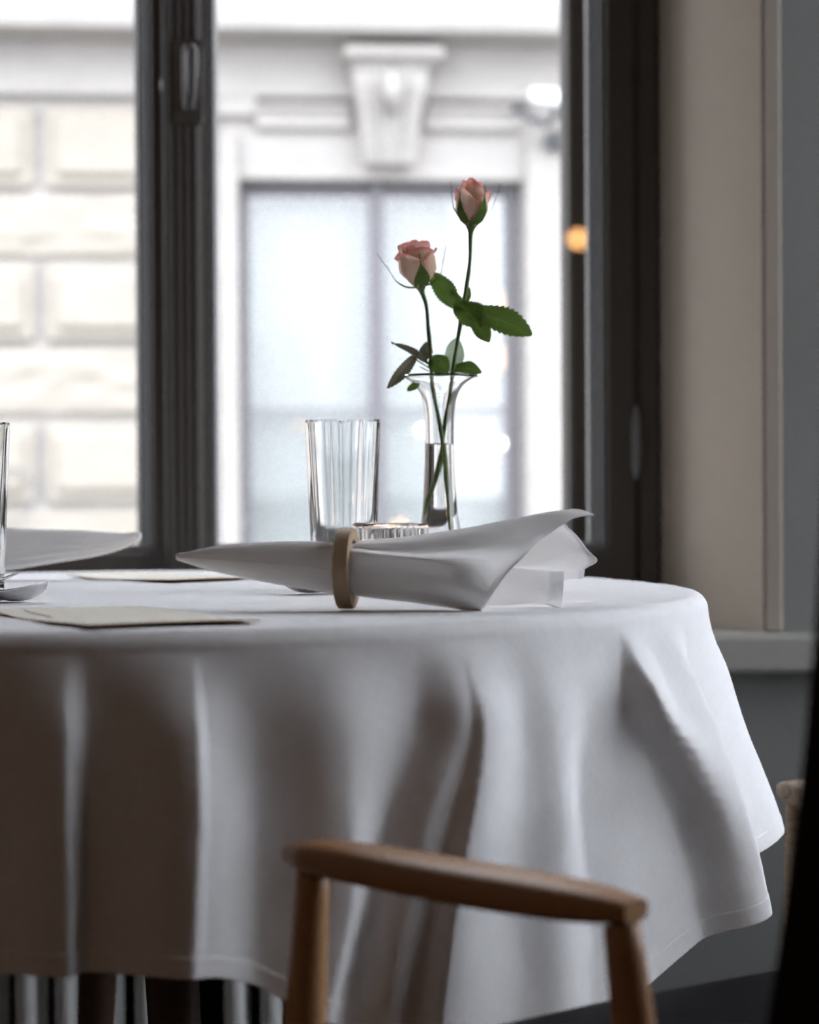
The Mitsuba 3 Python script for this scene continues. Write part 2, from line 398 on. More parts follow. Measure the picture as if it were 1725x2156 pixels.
px2x = lambda p: X(p, 2.35)
radiator('radiator', [px2x(p) for p in (-116, -33, 50, 133, 216, 302)], 'pale grey column radiator under the window at the bottom left corner')
radiator('radiator_001', [px2x(p) for p in (490, 566, 645, 724, 803, 880)], 'pale grey column radiator under the window left of the armrest')


# ------------------------------------------------------------------ table
TC, TR = V(-0.245, 1.663), 0.5
tb = lathe([(0, TABLE - 0.030), (0.46, TABLE - 0.030), (0.486, TABLE - 0.024), (0.490, TABLE - 0.014), (0.486, TABLE - 0.004), (0.478, TABLE - 0.0015), (0, TABLE - 0.0015)], 96)
tb.apply_translation((TC[0], TC[1], 0))
add('dining_table__tabletop', tb, 'leg_oak', 30)
tag('dining_table', 'round wooden dining table hidden under the white cloth', 'table')
ap = lathe([(0, TABLE - 0.075), (0.17, TABLE - 0.075), (0.175, TABLE - 0.03), (0, TABLE - 0.03)], 48)
ap.apply_translation((TC[0], TC[1], 0))
add('dining_table__apron', ap, 'leg_oak', 30)
for k, a in enumerate((106.5, 196.5, 286.5, 16.5)):
    u = V(math.cos(math.radians(a)), math.sin(math.radians(a)), 0)
    top, bot = V(TC[0], TC[1], TABLE - 0.04) + u * 0.13, V(TC[0], TC[1], 0) + u * 0.36
    lg = tube([top, bot], [0.024, 0.021, 0.0175, 0.014], n=12, m=20)
    add(num('dining_table__leg', k), lg, 'leg_oak', 40, label='brown tapered wooden leg')


# ------------------------------------------------------------------ tablecloth
SR = [0.0, 0.02, 0.05, 0.10, 0.145, 0.20, 0.25, 0.34]
FOLD = [  # (bearing in degrees at each length down the drop), (radial offset in mm)
    ([-8, -8, -8, -8, -8, -8, -8], [5, 10, 14, 18, 22, 24, 26]),
    ([-2, -2, -2, -2, -2, -2, -2], [4, 9, 14, 20, 25, 28, 30]),
    ([3.7, 4.0, 4.1, 4.3, 4.4, 4.5, 4.6], [8, 19, 28, 33, 37, 39, 41]),
    ([5.4, 5.6, 5.5, 5.4, 5.2, 5.1, 5.1], [3, 8, 15, 20, 27, 30, 32]),
    ([12.0, 12.1, 11.9, 11.5, 11.2, 10.9, 10.6], [10, 25, 36, 41, 45, 47, 49]),
    ([12.6, 12.7, 12.6, 12.3, 12.0, 11.7, 11.4], [10, 25.5, 37, 42, 46, 48, 50]),
    ([13.5, 13.6, 13.6, 13.3, 13.0, 12.7, 12.4], [7, 18, 31, 36, 40, 42, 44]),
    ([16.9, 17.2, 17.2, 17.0, 16.8, 16.6, 16.6], [3, 8, 14, 18, 22, 24, 26]),
    ([23.2, 23.2, 23.2, 23.2, 22.1, 20.9, 20.5], [7, 16, 22, 26, 26, 27, 28]),
    ([29.5, 29.2, 27.2, 25.9, 24.2, 23.2, 23.0], [2, 5, 8, 9, 9, 10, 11]),
    ([32.9, 32.5, 30.0, 28.4, 27.0, 26.4, 26.0], [8, 19, 21, 22, 22, 22, 22]),
    ([33.4, 33.2, 31.6, 30.2, 28.9, 28.2, 28.0], [8.3, 20, 23, 24, 24, 24, 24]),
    ([34.2, 34.0, 32.7, 31.3, 30.1, 29.4, 29.1], [9, 24, 31, 34, 36, 37, 38]),
    ([39.3, 39.3, 38.9, 38.4, 37.9, 37.9, 37.9], [3, 8, 13, 16, 18, 20, 22]),
    ([41.6, 41.9, 42.0, 41.7, 41.2, 41.2, 41.2], [4, 10, 16, 19, 21, 22, 24]),
    ([49.6, 48.6, 48.0, 49.0, 50.4, 51.0, 51.0], [0, -1, -6, -11, -13, -14, -14]),
    ([51.8, 51.6, 56.0, 60.3, 63.0, 64.5, 65.0], [2, 3, 4, 6, 12, 16, 18]),
    ([53.0, 53.4, 59.6, 63.4, 66.0, 67.3, 67.6], [9, 26, 30, 39, 46, 52, 53]),
    ([57.5, 57.8, 62.2, 64.8, 67.0, 68.2, 68.5], [4, 16, 34, 45, 53, 59, 60]),
    ([61.5, 62.5, 64.5, 66.0, 68.0, 69.0, 69.0], [8, 20, 36, 48, 57, 62, 63]),
    ([66.0, 67.0, 69.5, 71.5, 74.0, 75.5, 76.0], [1, 3, 5, 8, 14, 18, 20]),
    ([93, 93, 93, 93, 93, 93, 93], [5, 20, 38, 56, 76, 84, 90]),
    ([106, 106, 106, 106, 106, 106, 106], [1, 4, 8, 12, 18, 20, 22]),
    ([122, 122, 122, 122, 122, 122, 122], [6, 16, 28, 40, 50, 54, 58]),
    ([140, 140, 140, 140, 140, 140, 140], [2, 5, 9, 12, 16, 18, 20]),
    ([160, 160, 160, 160, 160, 160, 160], [6, 16, 26, 34, 42, 46, 50]),
    ([178, 178, 178, 178, 178, 178, 178], [2, 5, 9, 12, 16, 18, 20]),
    ([205, 205, 205, 205, 205, 205, 205], [6, 16, 26, 34, 42, 46, 50]),
    ([230, 230, 230, 230, 230, 230, 230], [2, 5, 9, 12, 16, 18, 20]),
    ([260, 260, 260, 260, 260, 260, 260], [6, 16, 26, 34, 42, 46, 50]),
    ([290, 290, 290, 290, 290, 290, 290], [2, 5, 9, 12, 16, 18, 20]),
    ([320, 320, 320, 320, 320, 320, 320], [6, 16, 26, 34, 42, 46, 50]),
    ([338, 338, 338, 338, 338, 338, 338], [2, 5, 9, 12, 16, 18, 20]),
]
FTH = [PchipInterpolator(SR, [f[0][0]] + f[0]) for f in FOLD]
FRO = [PchipInterpolator(SR, [0] + f[1]) for f in FOLD]
DROP = PchipInterpolator([-8, 0, 8, 13, 16, 20, 24, 30, 42, 50, 57, 62, 67, 75, 82, 90, 98, 110, 135, 160, 180, 196, 213, 230, 250, 270, 315, 340, 352],
                         [.203, .202, .203, .206, .215, .236, .256, .288, .31, .302, .284, .266, .246, .226, .220, .214, .214, .225, .34, .23, .25, .38, .47, .38, .25, .205, .33, .225, .203])


def radial(th, s):
    """Radial offset in metres at bearings th (array, degrees) for one length s down the drop."""
    x = np.array([f(s) for f in FTH]); y = np.array([f(s) for f in FRO]) / 1000
    xx = np.r_[x, x[0] + 360, x[1] + 360]; yy = np.r_[y, y[0], y[1]]
    return PchipInterpolator(xx, yy)(np.clip(th, xx[0], xx[-1]))


TH = np.r_[np.arange(-8, 112, 0.16), np.arange(112, 352, 1.0)]
CR = 0.013                                                         # rounding of the cloth over the table's edge


def cloth_rows(s_of, out=0.0):
    """Rows of points at drop lengths s_of(th)."""
    rows = []
    for q in s_of:
        s = q(TH)
        lev = np.linspace(0, 0.34, 35)
        tab = np.array([radial(TH, l) for l in lev])
        k = np.clip(s / 0.34 * 34, 0, 33.999); i = k.astype(int); w = k - i
        ix = np.arange(len(TH))
        rho = tab[i, ix] * (1 - w) + tab[i + 1, ix] * w
        dn = np.clip(s, 0, None)
        z = TABLE - CR - dn
        r = TR + rho + out
        rows.append(np.stack([TC[0] + r * np.sin(np.radians(TH)), TC[1] - r * np.cos(np.radians(TH)), z], -1))
    return rows


rows, uvs = [], []
for rr in np.r_[np.linspace(0.00002, TR - CR - 0.004, 60)]:
    zz = TABLE + 0.0 * TH
    rows.append(np.stack([TC[0] + rr * np.sin(np.radians(TH)), TC[1] - rr * np.cos(np.radians(TH)), zz], -1)); uvs.append(rr)
for a in np.linspace(0, 90, 9)[:-1]:
    rr = TR - CR + CR * math.sin(math.radians(a))
    rows.append(np.stack([TC[0] + rr * np.sin(np.radians(TH)), TC[1] - rr * np.cos(np.radians(TH)), TABLE - CR + CR * math.cos(math.radians(a)) + 0 * TH], -1)); uvs.append(rr)
NT = 150
rows += cloth_rows([(lambda th, t=t: DROP(th) * t - CR * t) for t in np.linspace(0, 1, NT)])
uvs += list(TR + np.linspace(0, 0.26, NT))
P = np.array(rows)
top = P[..., 2] > TABLE - CR * 1.02
wr = meshkit.fbm(np.stack([P[..., 0] * 5 + 3, P[..., 1] * 26, P[..., 0] * 0], -1), 3, seed=3) - 0.5
P[..., 2] += np.where(top, 0.0022 * wr, 0)
wr = meshkit.fbm(np.stack([P[..., 0] * 14, P[..., 1] * 14, P[..., 2] * 9], -1), 3, seed=9) - 0.5
fall = np.clip((TABLE - CR - P[..., 2]) / 0.03, 0, 1) * 0.004 * wr
rd = np.stack([np.sin(np.radians(TH)), -np.cos(np.radians(TH)), 0 * TH], -1)
P += fall[..., None] * rd[None]
m = grid(P, close_v=True)
rad = np.array(uvs)[:, None] * np.ones(len(TH))
uv = np.stack([(rad * np.sin(np.radians(TH))).ravel(), (rad * np.cos(np.radians(TH))).ravel()], 1)
add('tablecloth', m, 'cloth', True, uv=uv, label='white linen tablecloth draped in folds over the round table', category='tablecloth')
HB = 0.016
k0 = len(P) - NT
tt = np.linspace(0, 1, NT)
i0 = int(np.searchsorted(tt, 1 - HB / 0.23))
H = P[k0 + i0:] + 0.0005 * rd[None]
H2 = P[k0 + i0:] - 0.0005 * rd[None]
ring_ = np.concatenate([H2[:1], H, H[-1:] * 0.5 + H2[-1:] * 0.5, H2[::-1]])
m = grid(np.concatenate([H, H2[::-1]]), close_u=True, close_v=True)
ru = np.repeat(rad[k0 + i0:], 1, 0); ru = np.concatenate([ru, ru[::-1]])
add('tablecloth__hem', m, 'cloth', 60 if False else True, uv=np.stack([(ru * np.sin(np.radians(TH))).ravel(), (ru * np.cos(np.radians(TH))).ravel()], 1))


# ------------------------------------------------------------------ armchair
F1, R1, F2, R2 = V(-0.0723, 1.1257), V(0.1150, 0.9625), V(0.268, 1.360), V(0.362, 1.128)
wv = V(0.831, 0.556); av = V(0.556, -0.831)                        # across the front, and from front to back
tag('armchair', 'oak armchair with black leather seat and dark backrest at the right of the table', 'armchair')


def arm(key, F, Rr, lean, mat, post_mat):
    d = (Rr - F) / np.linalg.norm(Rr - F)
    z = 0.611
    pts = [np.r_[F + d * 0.004, z + 0.001], np.r_[F + d * 0.03, z + 0.001], np.r_[(F + Rr) / 2, z], np.r_[Rr - d * 0.04, z], np.r_[Rr - d * 0.001, z]]
    mesh = tube(pts, [0.010, 0.0165, 0.018, 0.019, 0.0195, 0.020, 0.020, 0.020, 0.020, 0.020, 0.0195, 0.0188, 0.0175, 0.015, 0.0105], n=60, m=28, flat=0.54, ref=(0, 0, 1), power=3.2)
    add('armchair__' + key, mesh, mat, 50, uv=None)
    fp = F + d * 0.019; rp = Rr - d * 0.010
    leg1 = tube([np.r_[fp, z - 0.0085], np.r_[fp - av * 0.004 - wv * 0.004 * lean, 0.50], np.r_[fp - av * 0.012 - wv * 0.012 * lean, 0.0]], [0.0098, 0.0128, 0.0155, 0.0165, 0.016, 0.014, 0.0115], n=40, m=20)
    leg2 = tube([np.r_[rp, z - 0.0085], np.r_[rp + av * 0.012 + wv * 0.004, 0.50], np.r_[rp + av * 0.06, 0.0]], [0.0098, 0.0130, 0.0155, 0.0165, 0.016, 0.014, 0.0115], n=40, m=20)
    return leg1, leg2


def wood(key, mesh, mat, axis):
    add(key, mesh, mat, True, uv=tube_uv(mesh, axis))


d1, d2 = np.r_[R1 - F1, 0], np.r_[R2 - F2, 0]
l1, l2 = arm('armrest', F1, R1, 1, 'oak', 'oak')
mesh = None
wood('armchair__front_leg', l1, 'oak', (0, 0, 1)); wood('armchair__rear_leg', l2, 'oak', (0, 0, 1))
l1, l2 = arm('armrest_001', F2, R2, -1, 'oak_lit', 'oak_lit')
wood('armchair__front_leg_001', l1, 'oak_lit', (0, 0, 1)); wood('armchair__rear_leg_001', l2, 'oak_lit', (0, 0, 1))
# seat: a cushion with rounded border on a wooden frame
fr = 0.044
c1, c2 = F1 + av * fr - wv * 0.012, F2 + av * fr + wv * 0.012
c3, c4 = R2 + av * 0.07 - wv * 0.0, R1 + av * 0.07 + wv * 0.0
poly = Polygon([c1, (c1 + c2) / 2 - av * 0.010, c2, c3, c4]).buffer(-0.03).buffer(0.03, quad_segs=8)
lay = []
for k, (o, z) in enumerate([(-0.010, 0.458), (-0.003, 0.460), (0.0, 0.468), (0.0, 0.485), (-0.003, 0.494), (-0.010, 0.500), (-0.03, 0.5045), (-0.07, 0.508), (-0.10, 0.509)]):
    q = poly.buffer(o, quad_segs=8).exterior
    lay.append([[*np.array(q.interpolate(t, normalized=True).coords[0]), z] for t in np.linspace(0, 1, 120, endpoint=False)])
lay = np.array(lay)
ang0 = np.arctan2(lay[..., 1] - lay[..., 1].mean(1, keepdims=True), lay[..., 0] - lay[..., 0].mean(1, keepdims=True))
lay = np.array([np.roll(l, -int(np.argmin(abs(a))), 0) for l, a in zip(lay, ang0)])
cen = np.repeat(lay[-1].mean(0)[None], 120, 0)[None]; cb = np.repeat(np.r_[lay[0].mean(0)[:2], 0.458][None], 120, 0)[None]
m = grid(np.concatenate([cb, lay, cen]), close_v=True); m.merge_vertices(); m.update_faces(m.nondegenerate_faces())
if m.volume < 0: m.invert()
add('armchair__seat', m, 'black_leather', 50, label='black leather seat')
pi_ = poly.buffer(-0.003).exterior
add('armchair__seat__piping', tube([[*pi_.interpolate(t, normalized=True).coords[0], 0.4955] for t in np.linspace(0, 1, 60)], 0.0022, n=200, m=8), 'black_leather', True)
fp = poly.buffer(-0.012)
fm = trimesh.creation.extrude_polygon(fp.difference(fp.buffer(-0.03)), 0.045, engine='earcut'); fm.apply_translation((0, 0, 0.414))
add('armchair__seat_frame', fm, 'oak', False, uv=np.stack([fm.vertices[:, 2], fm.vertices[:, 0]], 1))
# back: gently curved padded panel
B0, B1 = R1 + av * 0.088 - wv * 0.005, R2 + av * 0.088
nu, nv = 30, 24
Pf, Pb = [], []
for i in range(nu):
    u = -0.04 + 1.08 * i / (nu - 1)
    c = B0 + (B1 - B0) * u + av * 0.05 * (4 * u * (1 - u))
    e = min(1, max(0, 1 - abs(2 * i / (nu - 1) - 1) ** 10))
    f_, b_ = [], []
    for j in range(nv):
        v = j / (nv - 1)
        z = 0.46 + 0.38 * v
        e2 = e * max(0, 1 - abs(2 * v - 1) ** 14)
        b = c + av * 0.07 * (1.7 * v - 0.7 * v * v)
        h_ = 0.004 + 0.015 * e2 ** 0.5
        f_.append(np.r_[b - av * h_, z]); b_.append(np.r_[b + av * h_, z])
    Pf.append(f_); Pb.append(b_)
Pf, Pb = np.array(Pf), np.array(Pb)
m = grid(np.concatenate([Pf, Pb[::-1]]), close_u=True)
capb = grid(np.stack([Pf[:, 0], Pb[:, 0]], 0)); capt = grid(np.stack([Pb[:, -1], Pf[:, -1]], 0))
m = cat([m, capb, capt]); m.merge_vertices()
add('armchair__backrest', m, 'black_fabric', 40, label='dark upholstered backrest')


# ------------------------------------------------------------------ tableware
def glass_tumbler(key, x, y, H, Rt, Rb, label, turn):
    n = 7

    def outer(r, z, ph):
        a = (ph + turn) % (2 * np.pi / n) - np.pi / n
        f = np.cos(np.pi / n) / np.cos(a)                           # regular polygon
        return r * (0.78 + 0.22 * f)
    zs = np.linspace(0.004, H - 0.004, 24)
    ro = Rb + (Rt - Rb) * (zs / H) ** 1.0
    prof_o = [(0, 0.0015), (Rb * 0.6, 0.0015), (Rb * 0.85, 0.0), (Rb * 0.96, 0.0008)] + list(zip(ro, zs)) + [(Rt - 0.0003, H - 0.0012), (Rt - 0.0012, H - 0.0002)]
    zi = np.linspace(H - 0.0012, 0.022, 24)
    ri = Rb + (Rt - Rb) * zi / H - np.interp(zi, [0.02, H], [0.0048, 0.0022])
    prof_i = [(Rt - 0.0022, H - 0.0002)] + list(zip(ri, zi)) + [(ri[-1] * 0.9, 0.0185), (ri[-1] * 0.6, 0.0172), (0, 0.0168)]
    k = len(prof_o)
    prof = np.array(prof_o + prof_i)
    nph = 180
    ph = np.linspace(0, 2 * np.pi, nph, endpoint=False)
    r = prof[:, 0][:, None] * np.ones(nph)
    w = np.r_[np.ones(k - 2), 0.6, 0.2, np.zeros(len(prof) - k)][:, None]
    r = r * (1 - w) + w * outer(r, 0, ph[None, :])
    G = np.stack([r * np.cos(ph), r * np.sin(ph), prof[:, 1][:, None] * np.ones(nph)], -1)
    m = grid(G, close_v=True); m.merge_vertices(); m.update_faces(m.nondegenerate_faces())
    if m.volume < 0: m.invert()
    m.apply_translation((x, y, TABLE + 0.0015))
    add(key, m, 'glass', 22, label=label, category='drinking glass', group=None)


g = at(722, 900, 1.65)
glass_tumbler('tumbler', g[0], 1.65, 0.1475, 0.0335, 0.0275, 'clear faceted water glass standing behind the ringed napkin', math.pi / 7 + math.radians(83))
glass_tumbler('tumbler_001', at(22, 900, 1.49)[0] - 0.0338, 1.49, 0.1405, 0.0335, 0.0275, 'clear faceted water glass cut off by the left edge, beside the spoon', 0.05)

# vase: flared rim, slim neck, widening foot
VD = 1.72
vc = at(925.5, 900, VD)
vx = vc[0]
zpx = lambda py, d: at(925, py, d)[2] - TABLE
VH = zpx(790, VD)
wpx = lambda p: p / FPX * VD / 2
HT = lambda py: zpx(py, VD)
outp = [(wpx(106), 0.0), (wpx(112), 0.003), (wpx(111), 0.009), (wpx(97), HT(1142)), (wpx(84), HT(1112)), (wpx(75), HT(1085)), (wpx(68), HT(1030)), (wpx(63), HT(980)), (wpx(61.5), HT(930)), (wpx(62), HT(890)), (wpx(68), HT(855)), (wpx(82), HT(830)), (wpx(108), HT(811)), (wpx(138), HT(801)), (wpx(160), HT(797))]
zz = np.array([p[1] for p in outp]); rr = np.array([p[0] for p in outp])
so = PchipInterpolator(np.arange(len(outp)), np.array(outp))(np.linspace(2, len(outp) - 1, 110))
WATER = HT(936)
tn = np.gradient(so, axis=0); tn /= np.linalg.norm(tn, axis=1, keepdims=True)
thick = np.interp(so[:, 1], [0, 0.03, 0.08, VH - 0.02, VH], [0.0042, 0.0040, 0.0034, 0.0028, 0.0017])
si_ = so + np.stack([-tn[:, 1], tn[:, 0]], 1) * thick[:, None]
si_ = si_[si_[:, 1] > 0.009]
up = si_[si_[:, 1] >= WATER]; lo = si_[si_[:, 1] < WATER]
rw = np.interp(WATER, si_[:, 1], si_[:, 0])
prof_glass = [(0, 0.0022), (wpx(72), 0.0022)] + outp[:2] + list(map(tuple, so)) + [tuple(so[-1] + (0.0006, 0.0008)), tuple(so[-1] + (0.0002, 0.0018)), tuple(up[-1] + (0.0006, 0.0001))] + list(map(tuple, up[::-1])) + [(rw, WATER)]


def lathe_open(prof, n=72):
    prof = np.array(prof)
    ph = np.linspace(0, 2 * np.pi, n, endpoint=False)
    G = np.stack([prof[:, :1] * np.cos(ph), prof[:, :1] * np.sin(ph), prof[:, 1:] * np.ones(n)], -1)
    m = grid(G, close_v=True); m.merge_vertices(); m.update_faces(m.nondegenerate_faces())
    return m


m = lathe_open(prof_glass)
f0 = np.argmax(m.triangles_center[:, 0]**2 + m.triangles_center[:, 1]**2)
if m.face_normals[f0] @ (m.triangles_center[f0] * V(1, 1, 0)) < 0: m.invert()
m.apply_translation((vx, VD, TABLE + 0.001))
add('flower_vase', m, 'glass', 40, label='slim clear glass bud vase with a flared rim holding two roses', category='vase')
m = lathe_open([(0, 0.0072), (lo[0][0] * 0.6, 0.0074)] + list(map(tuple, lo)) + [(rw, WATER)])
f0 = np.argmax(m.triangles_center[:, 0]**2 + m.triangles_center[:, 1]**2)
if m.face_normals[f0] @ (m.triangles_center[f0] * V(1, 1, 0)) < 0: m.invert()
m.apply_translation((vx, VD, TABLE + 0.001))
add('flower_vase__water', m, 'water_side', 40, label='clear water up to the middle of the neck')
m = lathe_open([(rw, WATER), (rw - 0.0012, WATER - 0.0009), (rw - 0.003, WATER - 0.0013), (0, WATER - 0.0014)])
if m.face_normals[0][2] < 0: m.invert()
m.apply_translation((vx, VD, TABLE + 0.001))
add('flower_vase__water__surface', m, 'water_top', 60)

# tealight in a fluted glass
CX, CD = at(822, 1120, 1.655)[0], 1.655
CH, CRD = zpx(1104, CD), 79 / FPX * CD
flute = lambda r, z, ph: r * (1 + 0.022 * np.cos(ph * 36) * (z < CH - 0.004) * (z > 0.003) * (r > CRD * 0.97))
m = lathe([(0, 0.0), (CRD * 0.94, 0.0), (CRD, 0.003), (CRD, 0.012), (CRD, 0.03), (CRD, CH - 0.005), (CRD, CH - 0.002), (CRD - 0.0012, CH), (CRD - 0.0026, CH - 0.001), (CRD - 0.0036, CH - 0.004), (CRD - 0.0038, 0.012), (CRD - 0.007, 0.0065), (0, 0.006)], 216, flute)
m.apply_translation((CX, CD, TABLE + 0.001))
add('candle_holder', m, 'glass', 40, label='low ribbed clear glass candle holder between the water glass and the vase', category='candle holder')
m = lathe([(0, 0.0075), (0.0185, 0.0075), (0.019, 0.009), (0.019, 0.0215), (0.0183, 0.0222), (0.0178, 0.0205), (0, 0.020)], 40)
m.apply_translation((CX - 0.004, CD, TABLE + 0.001))
add('tealight', m, 'wax', 40, label='lit tealight inside the ribbed glass candle holder', category='candle')
m = lathe([(0, 0.0225), (0.0022, 0.025), (0.0030, 0.0285), (0.0022, 0.034), (0.001, 0.039), (0, 0.0425)], 20)
m.apply_translation((CX - 0.004, CD, TABLE + 0.001))
add('tealight__flame', m, None, True, label='small yellow flame')
scene['tealight__flame']['emitter'] = {'type': 'area', 'radiance': {'type': 'rgb', 'value': [1.6, 0.8, 0.27]}}
scene['tealight__flame']['bsdf'] = {'type': 'diffuse', 'reflectance': {'type': 'rgb', 'value': [0, 0, 0]}}
m = tube([V(CX - 0.004, CD, TABLE + 0.020), V(CX - 0.004, CD, TABLE + 0.026)], 0.0006, n=3, m=8)
add('tealight__wick', m, 'cord', 40)


# ------------------------------------------------------------------ cutlery
def spoon(key, tip, ang, label):
    Lb, Wb, Db = 0.064, 0.0205, 0.0125
    n, k = 36, 25
    G = []
    for a in np.linspace(0, 1, n):
        x = Lb * a
        w = Wb * (np.sin(np.pi * a ** 0.82)) ** 0.62 + 0.0032 * a ** 4 + 0.0003
        rim = 0.0145 - 0.017 * a + 0.0085 * a * a
        keel = 0.0145 - 0.0 - (0.0145) * (np.sin(np.pi * min(1, a * 1.02) ** 0.75)) ** 0.7 - 0.008 * a ** 6
        keel = min(keel, rim - 0.0001)
        G.append([[x, w * t, keel + (rim - keel) * abs(t) ** 2.2] for t in np.linspace(-1, 1, k)])
    G = np.array(G)
    z0 = G[..., 2].min(); G[..., 2] -= z0
    zend = G[-1, k // 2, 2]
    up_ = G + V(0, 0, 0.0011)
    bowl = grid(np.concatenate([G, up_[::-1]]), close_u=True)
    sides = cat([grid(np.stack([G[:, 0], up_[:, 0]])), grid(np.stack([up_[:, -1], G[:, -1]]))])
    h = tube([V(Lb - 0.003, 0, zend + 0.0012), V(Lb + 0.02, 0, zend + 0.0045), V(Lb + 0.06, 0, zend + 0.0055), V(Lb + 0.12, 0, 0.002)], [0.0030, 0.0026, 0.0026, 0.003, 0.004, 0.005, 0.0055, 0.004], n=40, m=16, flat=0.42, ref=(0, 0, 1))
    R = trimesh.transformations.rotation_matrix(ang, (0, 0, 1)); R[:3, 3] = tip
    for q in (bowl, sides, h): q.apply_transform(R)
    mm = cat([bowl, sides])
    mm.merge_vertices(); mm.fix_normals()
    add(key + '__bowl', mm, 'steel', 50); add(key + '__handle', h, 'steel', 50)
    tag(key, label, 'spoon')


t = at(101, 1250, 1.50)
spoon('spoon', V(t[0], 1.50, TABLE + 0.0012), math.pi - 0.05, 'steel spoon lying beside the cut off water glass at the left edge')
t = at(588, 1235, 1.605)
spoon('spoon_001', V(t[0], 1.605, TABLE + 0.0012), -0.02, 'steel spoon lying under the ringed napkin, its bowl showing left of the wooden ring')
# fork beside the left spoon
t = at(33, 1225, 1.60)
ms = []
for q in range(4):
    y = 1.60 + 0.0062 * (q - 1.5)
    ms.append(tube([V(t[0], y, TABLE + 0.019), V(t[0] - 0.02, y, TABLE + 0.0115), V(t[0] - 0.048, y, TABLE + 0.003)], [0.0007, 0.0012, 0.0013], n=16, m=8))
ms.append(tube([V(t[0] - 0.046, 1.60, TABLE + 0.0033), V(t[0] - 0.056, 1.60, TABLE + 0.0025), V(t[0] - 0.07, 1.60, TABLE + 0.003)], [0.0115, 0.011, 0.003], n=16, m=14, flat=0.12, ref=(0, 0, 1)))
add('fork__tines', cat(ms), 'steel', 50)
add('fork__handle', tube([V(t[0] - 0.068, 1.60, TABLE + 0.003), V(t[0] - 0.10, 1.60, TABLE + 0.0065), V(t[0] - 0.19, 1.60, TABLE + 0.003)], [0.0028, 0.0028, 0.005, 0.0055], n=30, m=14, flat=0.4, ref=(0, 0, 1)), 'steel', 50)
tag('fork', 'steel fork behind the spoon at the left edge, only its tines in view', 'fork')


# ------------------------------------------------------------------ menu cards
def card(key, A, u, v, label, curl, text):
    nu, nv = 40, 24
    a, b = np.meshgrid(np.linspace(0, 1, nu), np.linspace(0, 1, nv), indexing='ij')
    z = TABLE + 0.0016 + curl * (np.abs(a - 0.5) * 2) ** 2.4 * (1 - 0.6 * b) + 0.0006 * np.sin(a * 7 + b * 3)
    G = np.stack([A[0] + u[0] * a + v[0] * b, A[1] + u[1] * a + v[1] * b, z], -1)
    lo = G - V(0, 0, 0.0008)
    add(key + '__sheet', grid(G), 'paper', True, uv=uv_of(nu, nv))
    ring = lambda Q: np.concatenate([Q[:, 0], Q[-1, 1:], Q[-2::-1, -1], Q[0, -2:0:-1]])
    add(key + '__edge', cat([grid(np.stack([ring(lo), ring(G)]), close_v=True), grid(lo)]), 'edge_shadow', False, label='back and edge of the card, in a brown that stands for shadow')
    tag(key, label, 'menu card')
    for i in range(text):
        ms = []
        for q in range(9):
            s0 = 0.62 + 0.032 * q + rng.uniform(-0.006, 0.006)
            ln = rng.uniform(0.012, 0.03)
            p0 = A + u * s0 + v * (0.16 + 0.07 * i); p1 = A + u * (s0 + ln) + v * (0.16 + 0.07 * i)
            zz_ = TABLE + 0.0016 + curl * (abs(s0 - 0.5) * 2) ** 2.4 * 0.9 + 0.0006 * np.sin(s0 * 7 + 0.5) + 0.0003
            ms.append(tube([np.r_[p0, zz_], np.r_[p1, zz_]], 0.0004, n=2, m=6))
        add(key + num('__handwriting', i), cat(ms), 'ink', True, label='faint handwritten line')


card('menu_card', V(-0.198, 1.176), V(-0.0995, 0.17), V(0.1005, 0.06), 'cream paper card lying at the near left edge of the table', 0.0022, 1)
card('menu_card_001', V(-0.228, 1.818), V(-0.125, 0.14), V(0.0875, 0.078), 'cream paper card lying near the window, behind the tip of the ringed napkin', 0.0022, 0)


# ------------------------------------------------------------------ napkins
def sheet(key, rows, mat='napkin', nu=50, nv=60, hem=None, hem_w=0.16, label=None):
    G = patch(rows, nu, nv)
    wr_ = meshkit.fbm(G * 60, 3, seed=2) - 0.5
    return G


def prnt(rows, d):
    return [[at(*p) for p in r] for r in rows]


def with_hem(G, a):
    """The strip of a net from column fraction a to its end, on both sides of the sheet."""
    k = int(G.shape[1] * a)
    nrm = grid(G).vertex_normals.reshape(G.shape)
    return cat([grid(G[:, k:] + nrm[:, k:] * 0.0004), grid(G[:, k:] - nrm[:, k:] * 0.0004)])


RD = 1.377
# ring
axis = V(math.cos(math.radians(-8)), math.sin(math.radians(-8)), 0)
RO, RI, RW = 0.0293, 0.0205, 0.0115
prof = [(RI, -RW / 2 + 0.0006), (RI + 0.0006, -RW / 2), (RO - 0.0008, -RW / 2), (RO, -RW / 2 + 0.0008), (RO, RW / 2 - 0.0008), (RO - 0.0008, RW / 2), (RI + 0.0006, RW / 2), (RI, RW / 2 - 0.0006)]
ph = np.linspace(0, 2 * np.pi, 96, endpoint=False)
c0 = at(730, 1198, RD)
c0[2] = TABLE + RO + 0.001
e1 = V(0, 0, 1); e2 = np.cross(axis, e1)


def ring_part(pr, closed):
    pr = np.array(pr)
    G = c0 + pr[:, 1][:, None, None] * axis + pr[:, 0][:, None, None] * (np.cos(ph)[None, :, None] * e1 + np.sin(ph)[None, :, None] * e2)
    m = grid(G, close_u=closed, close_v=True)
    return m


m = ring_part(prof, True)
if m.volume < 0: m.invert()
uvr = np.stack([np.repeat([p[1] for p in prof], 96), np.tile(ph, len(prof)) * RO], 1)
add('napkin_ring', m, 'ring_wood', 30, label='wooden ring around the rolled white napkin in the middle of the table', category='napkin ring')

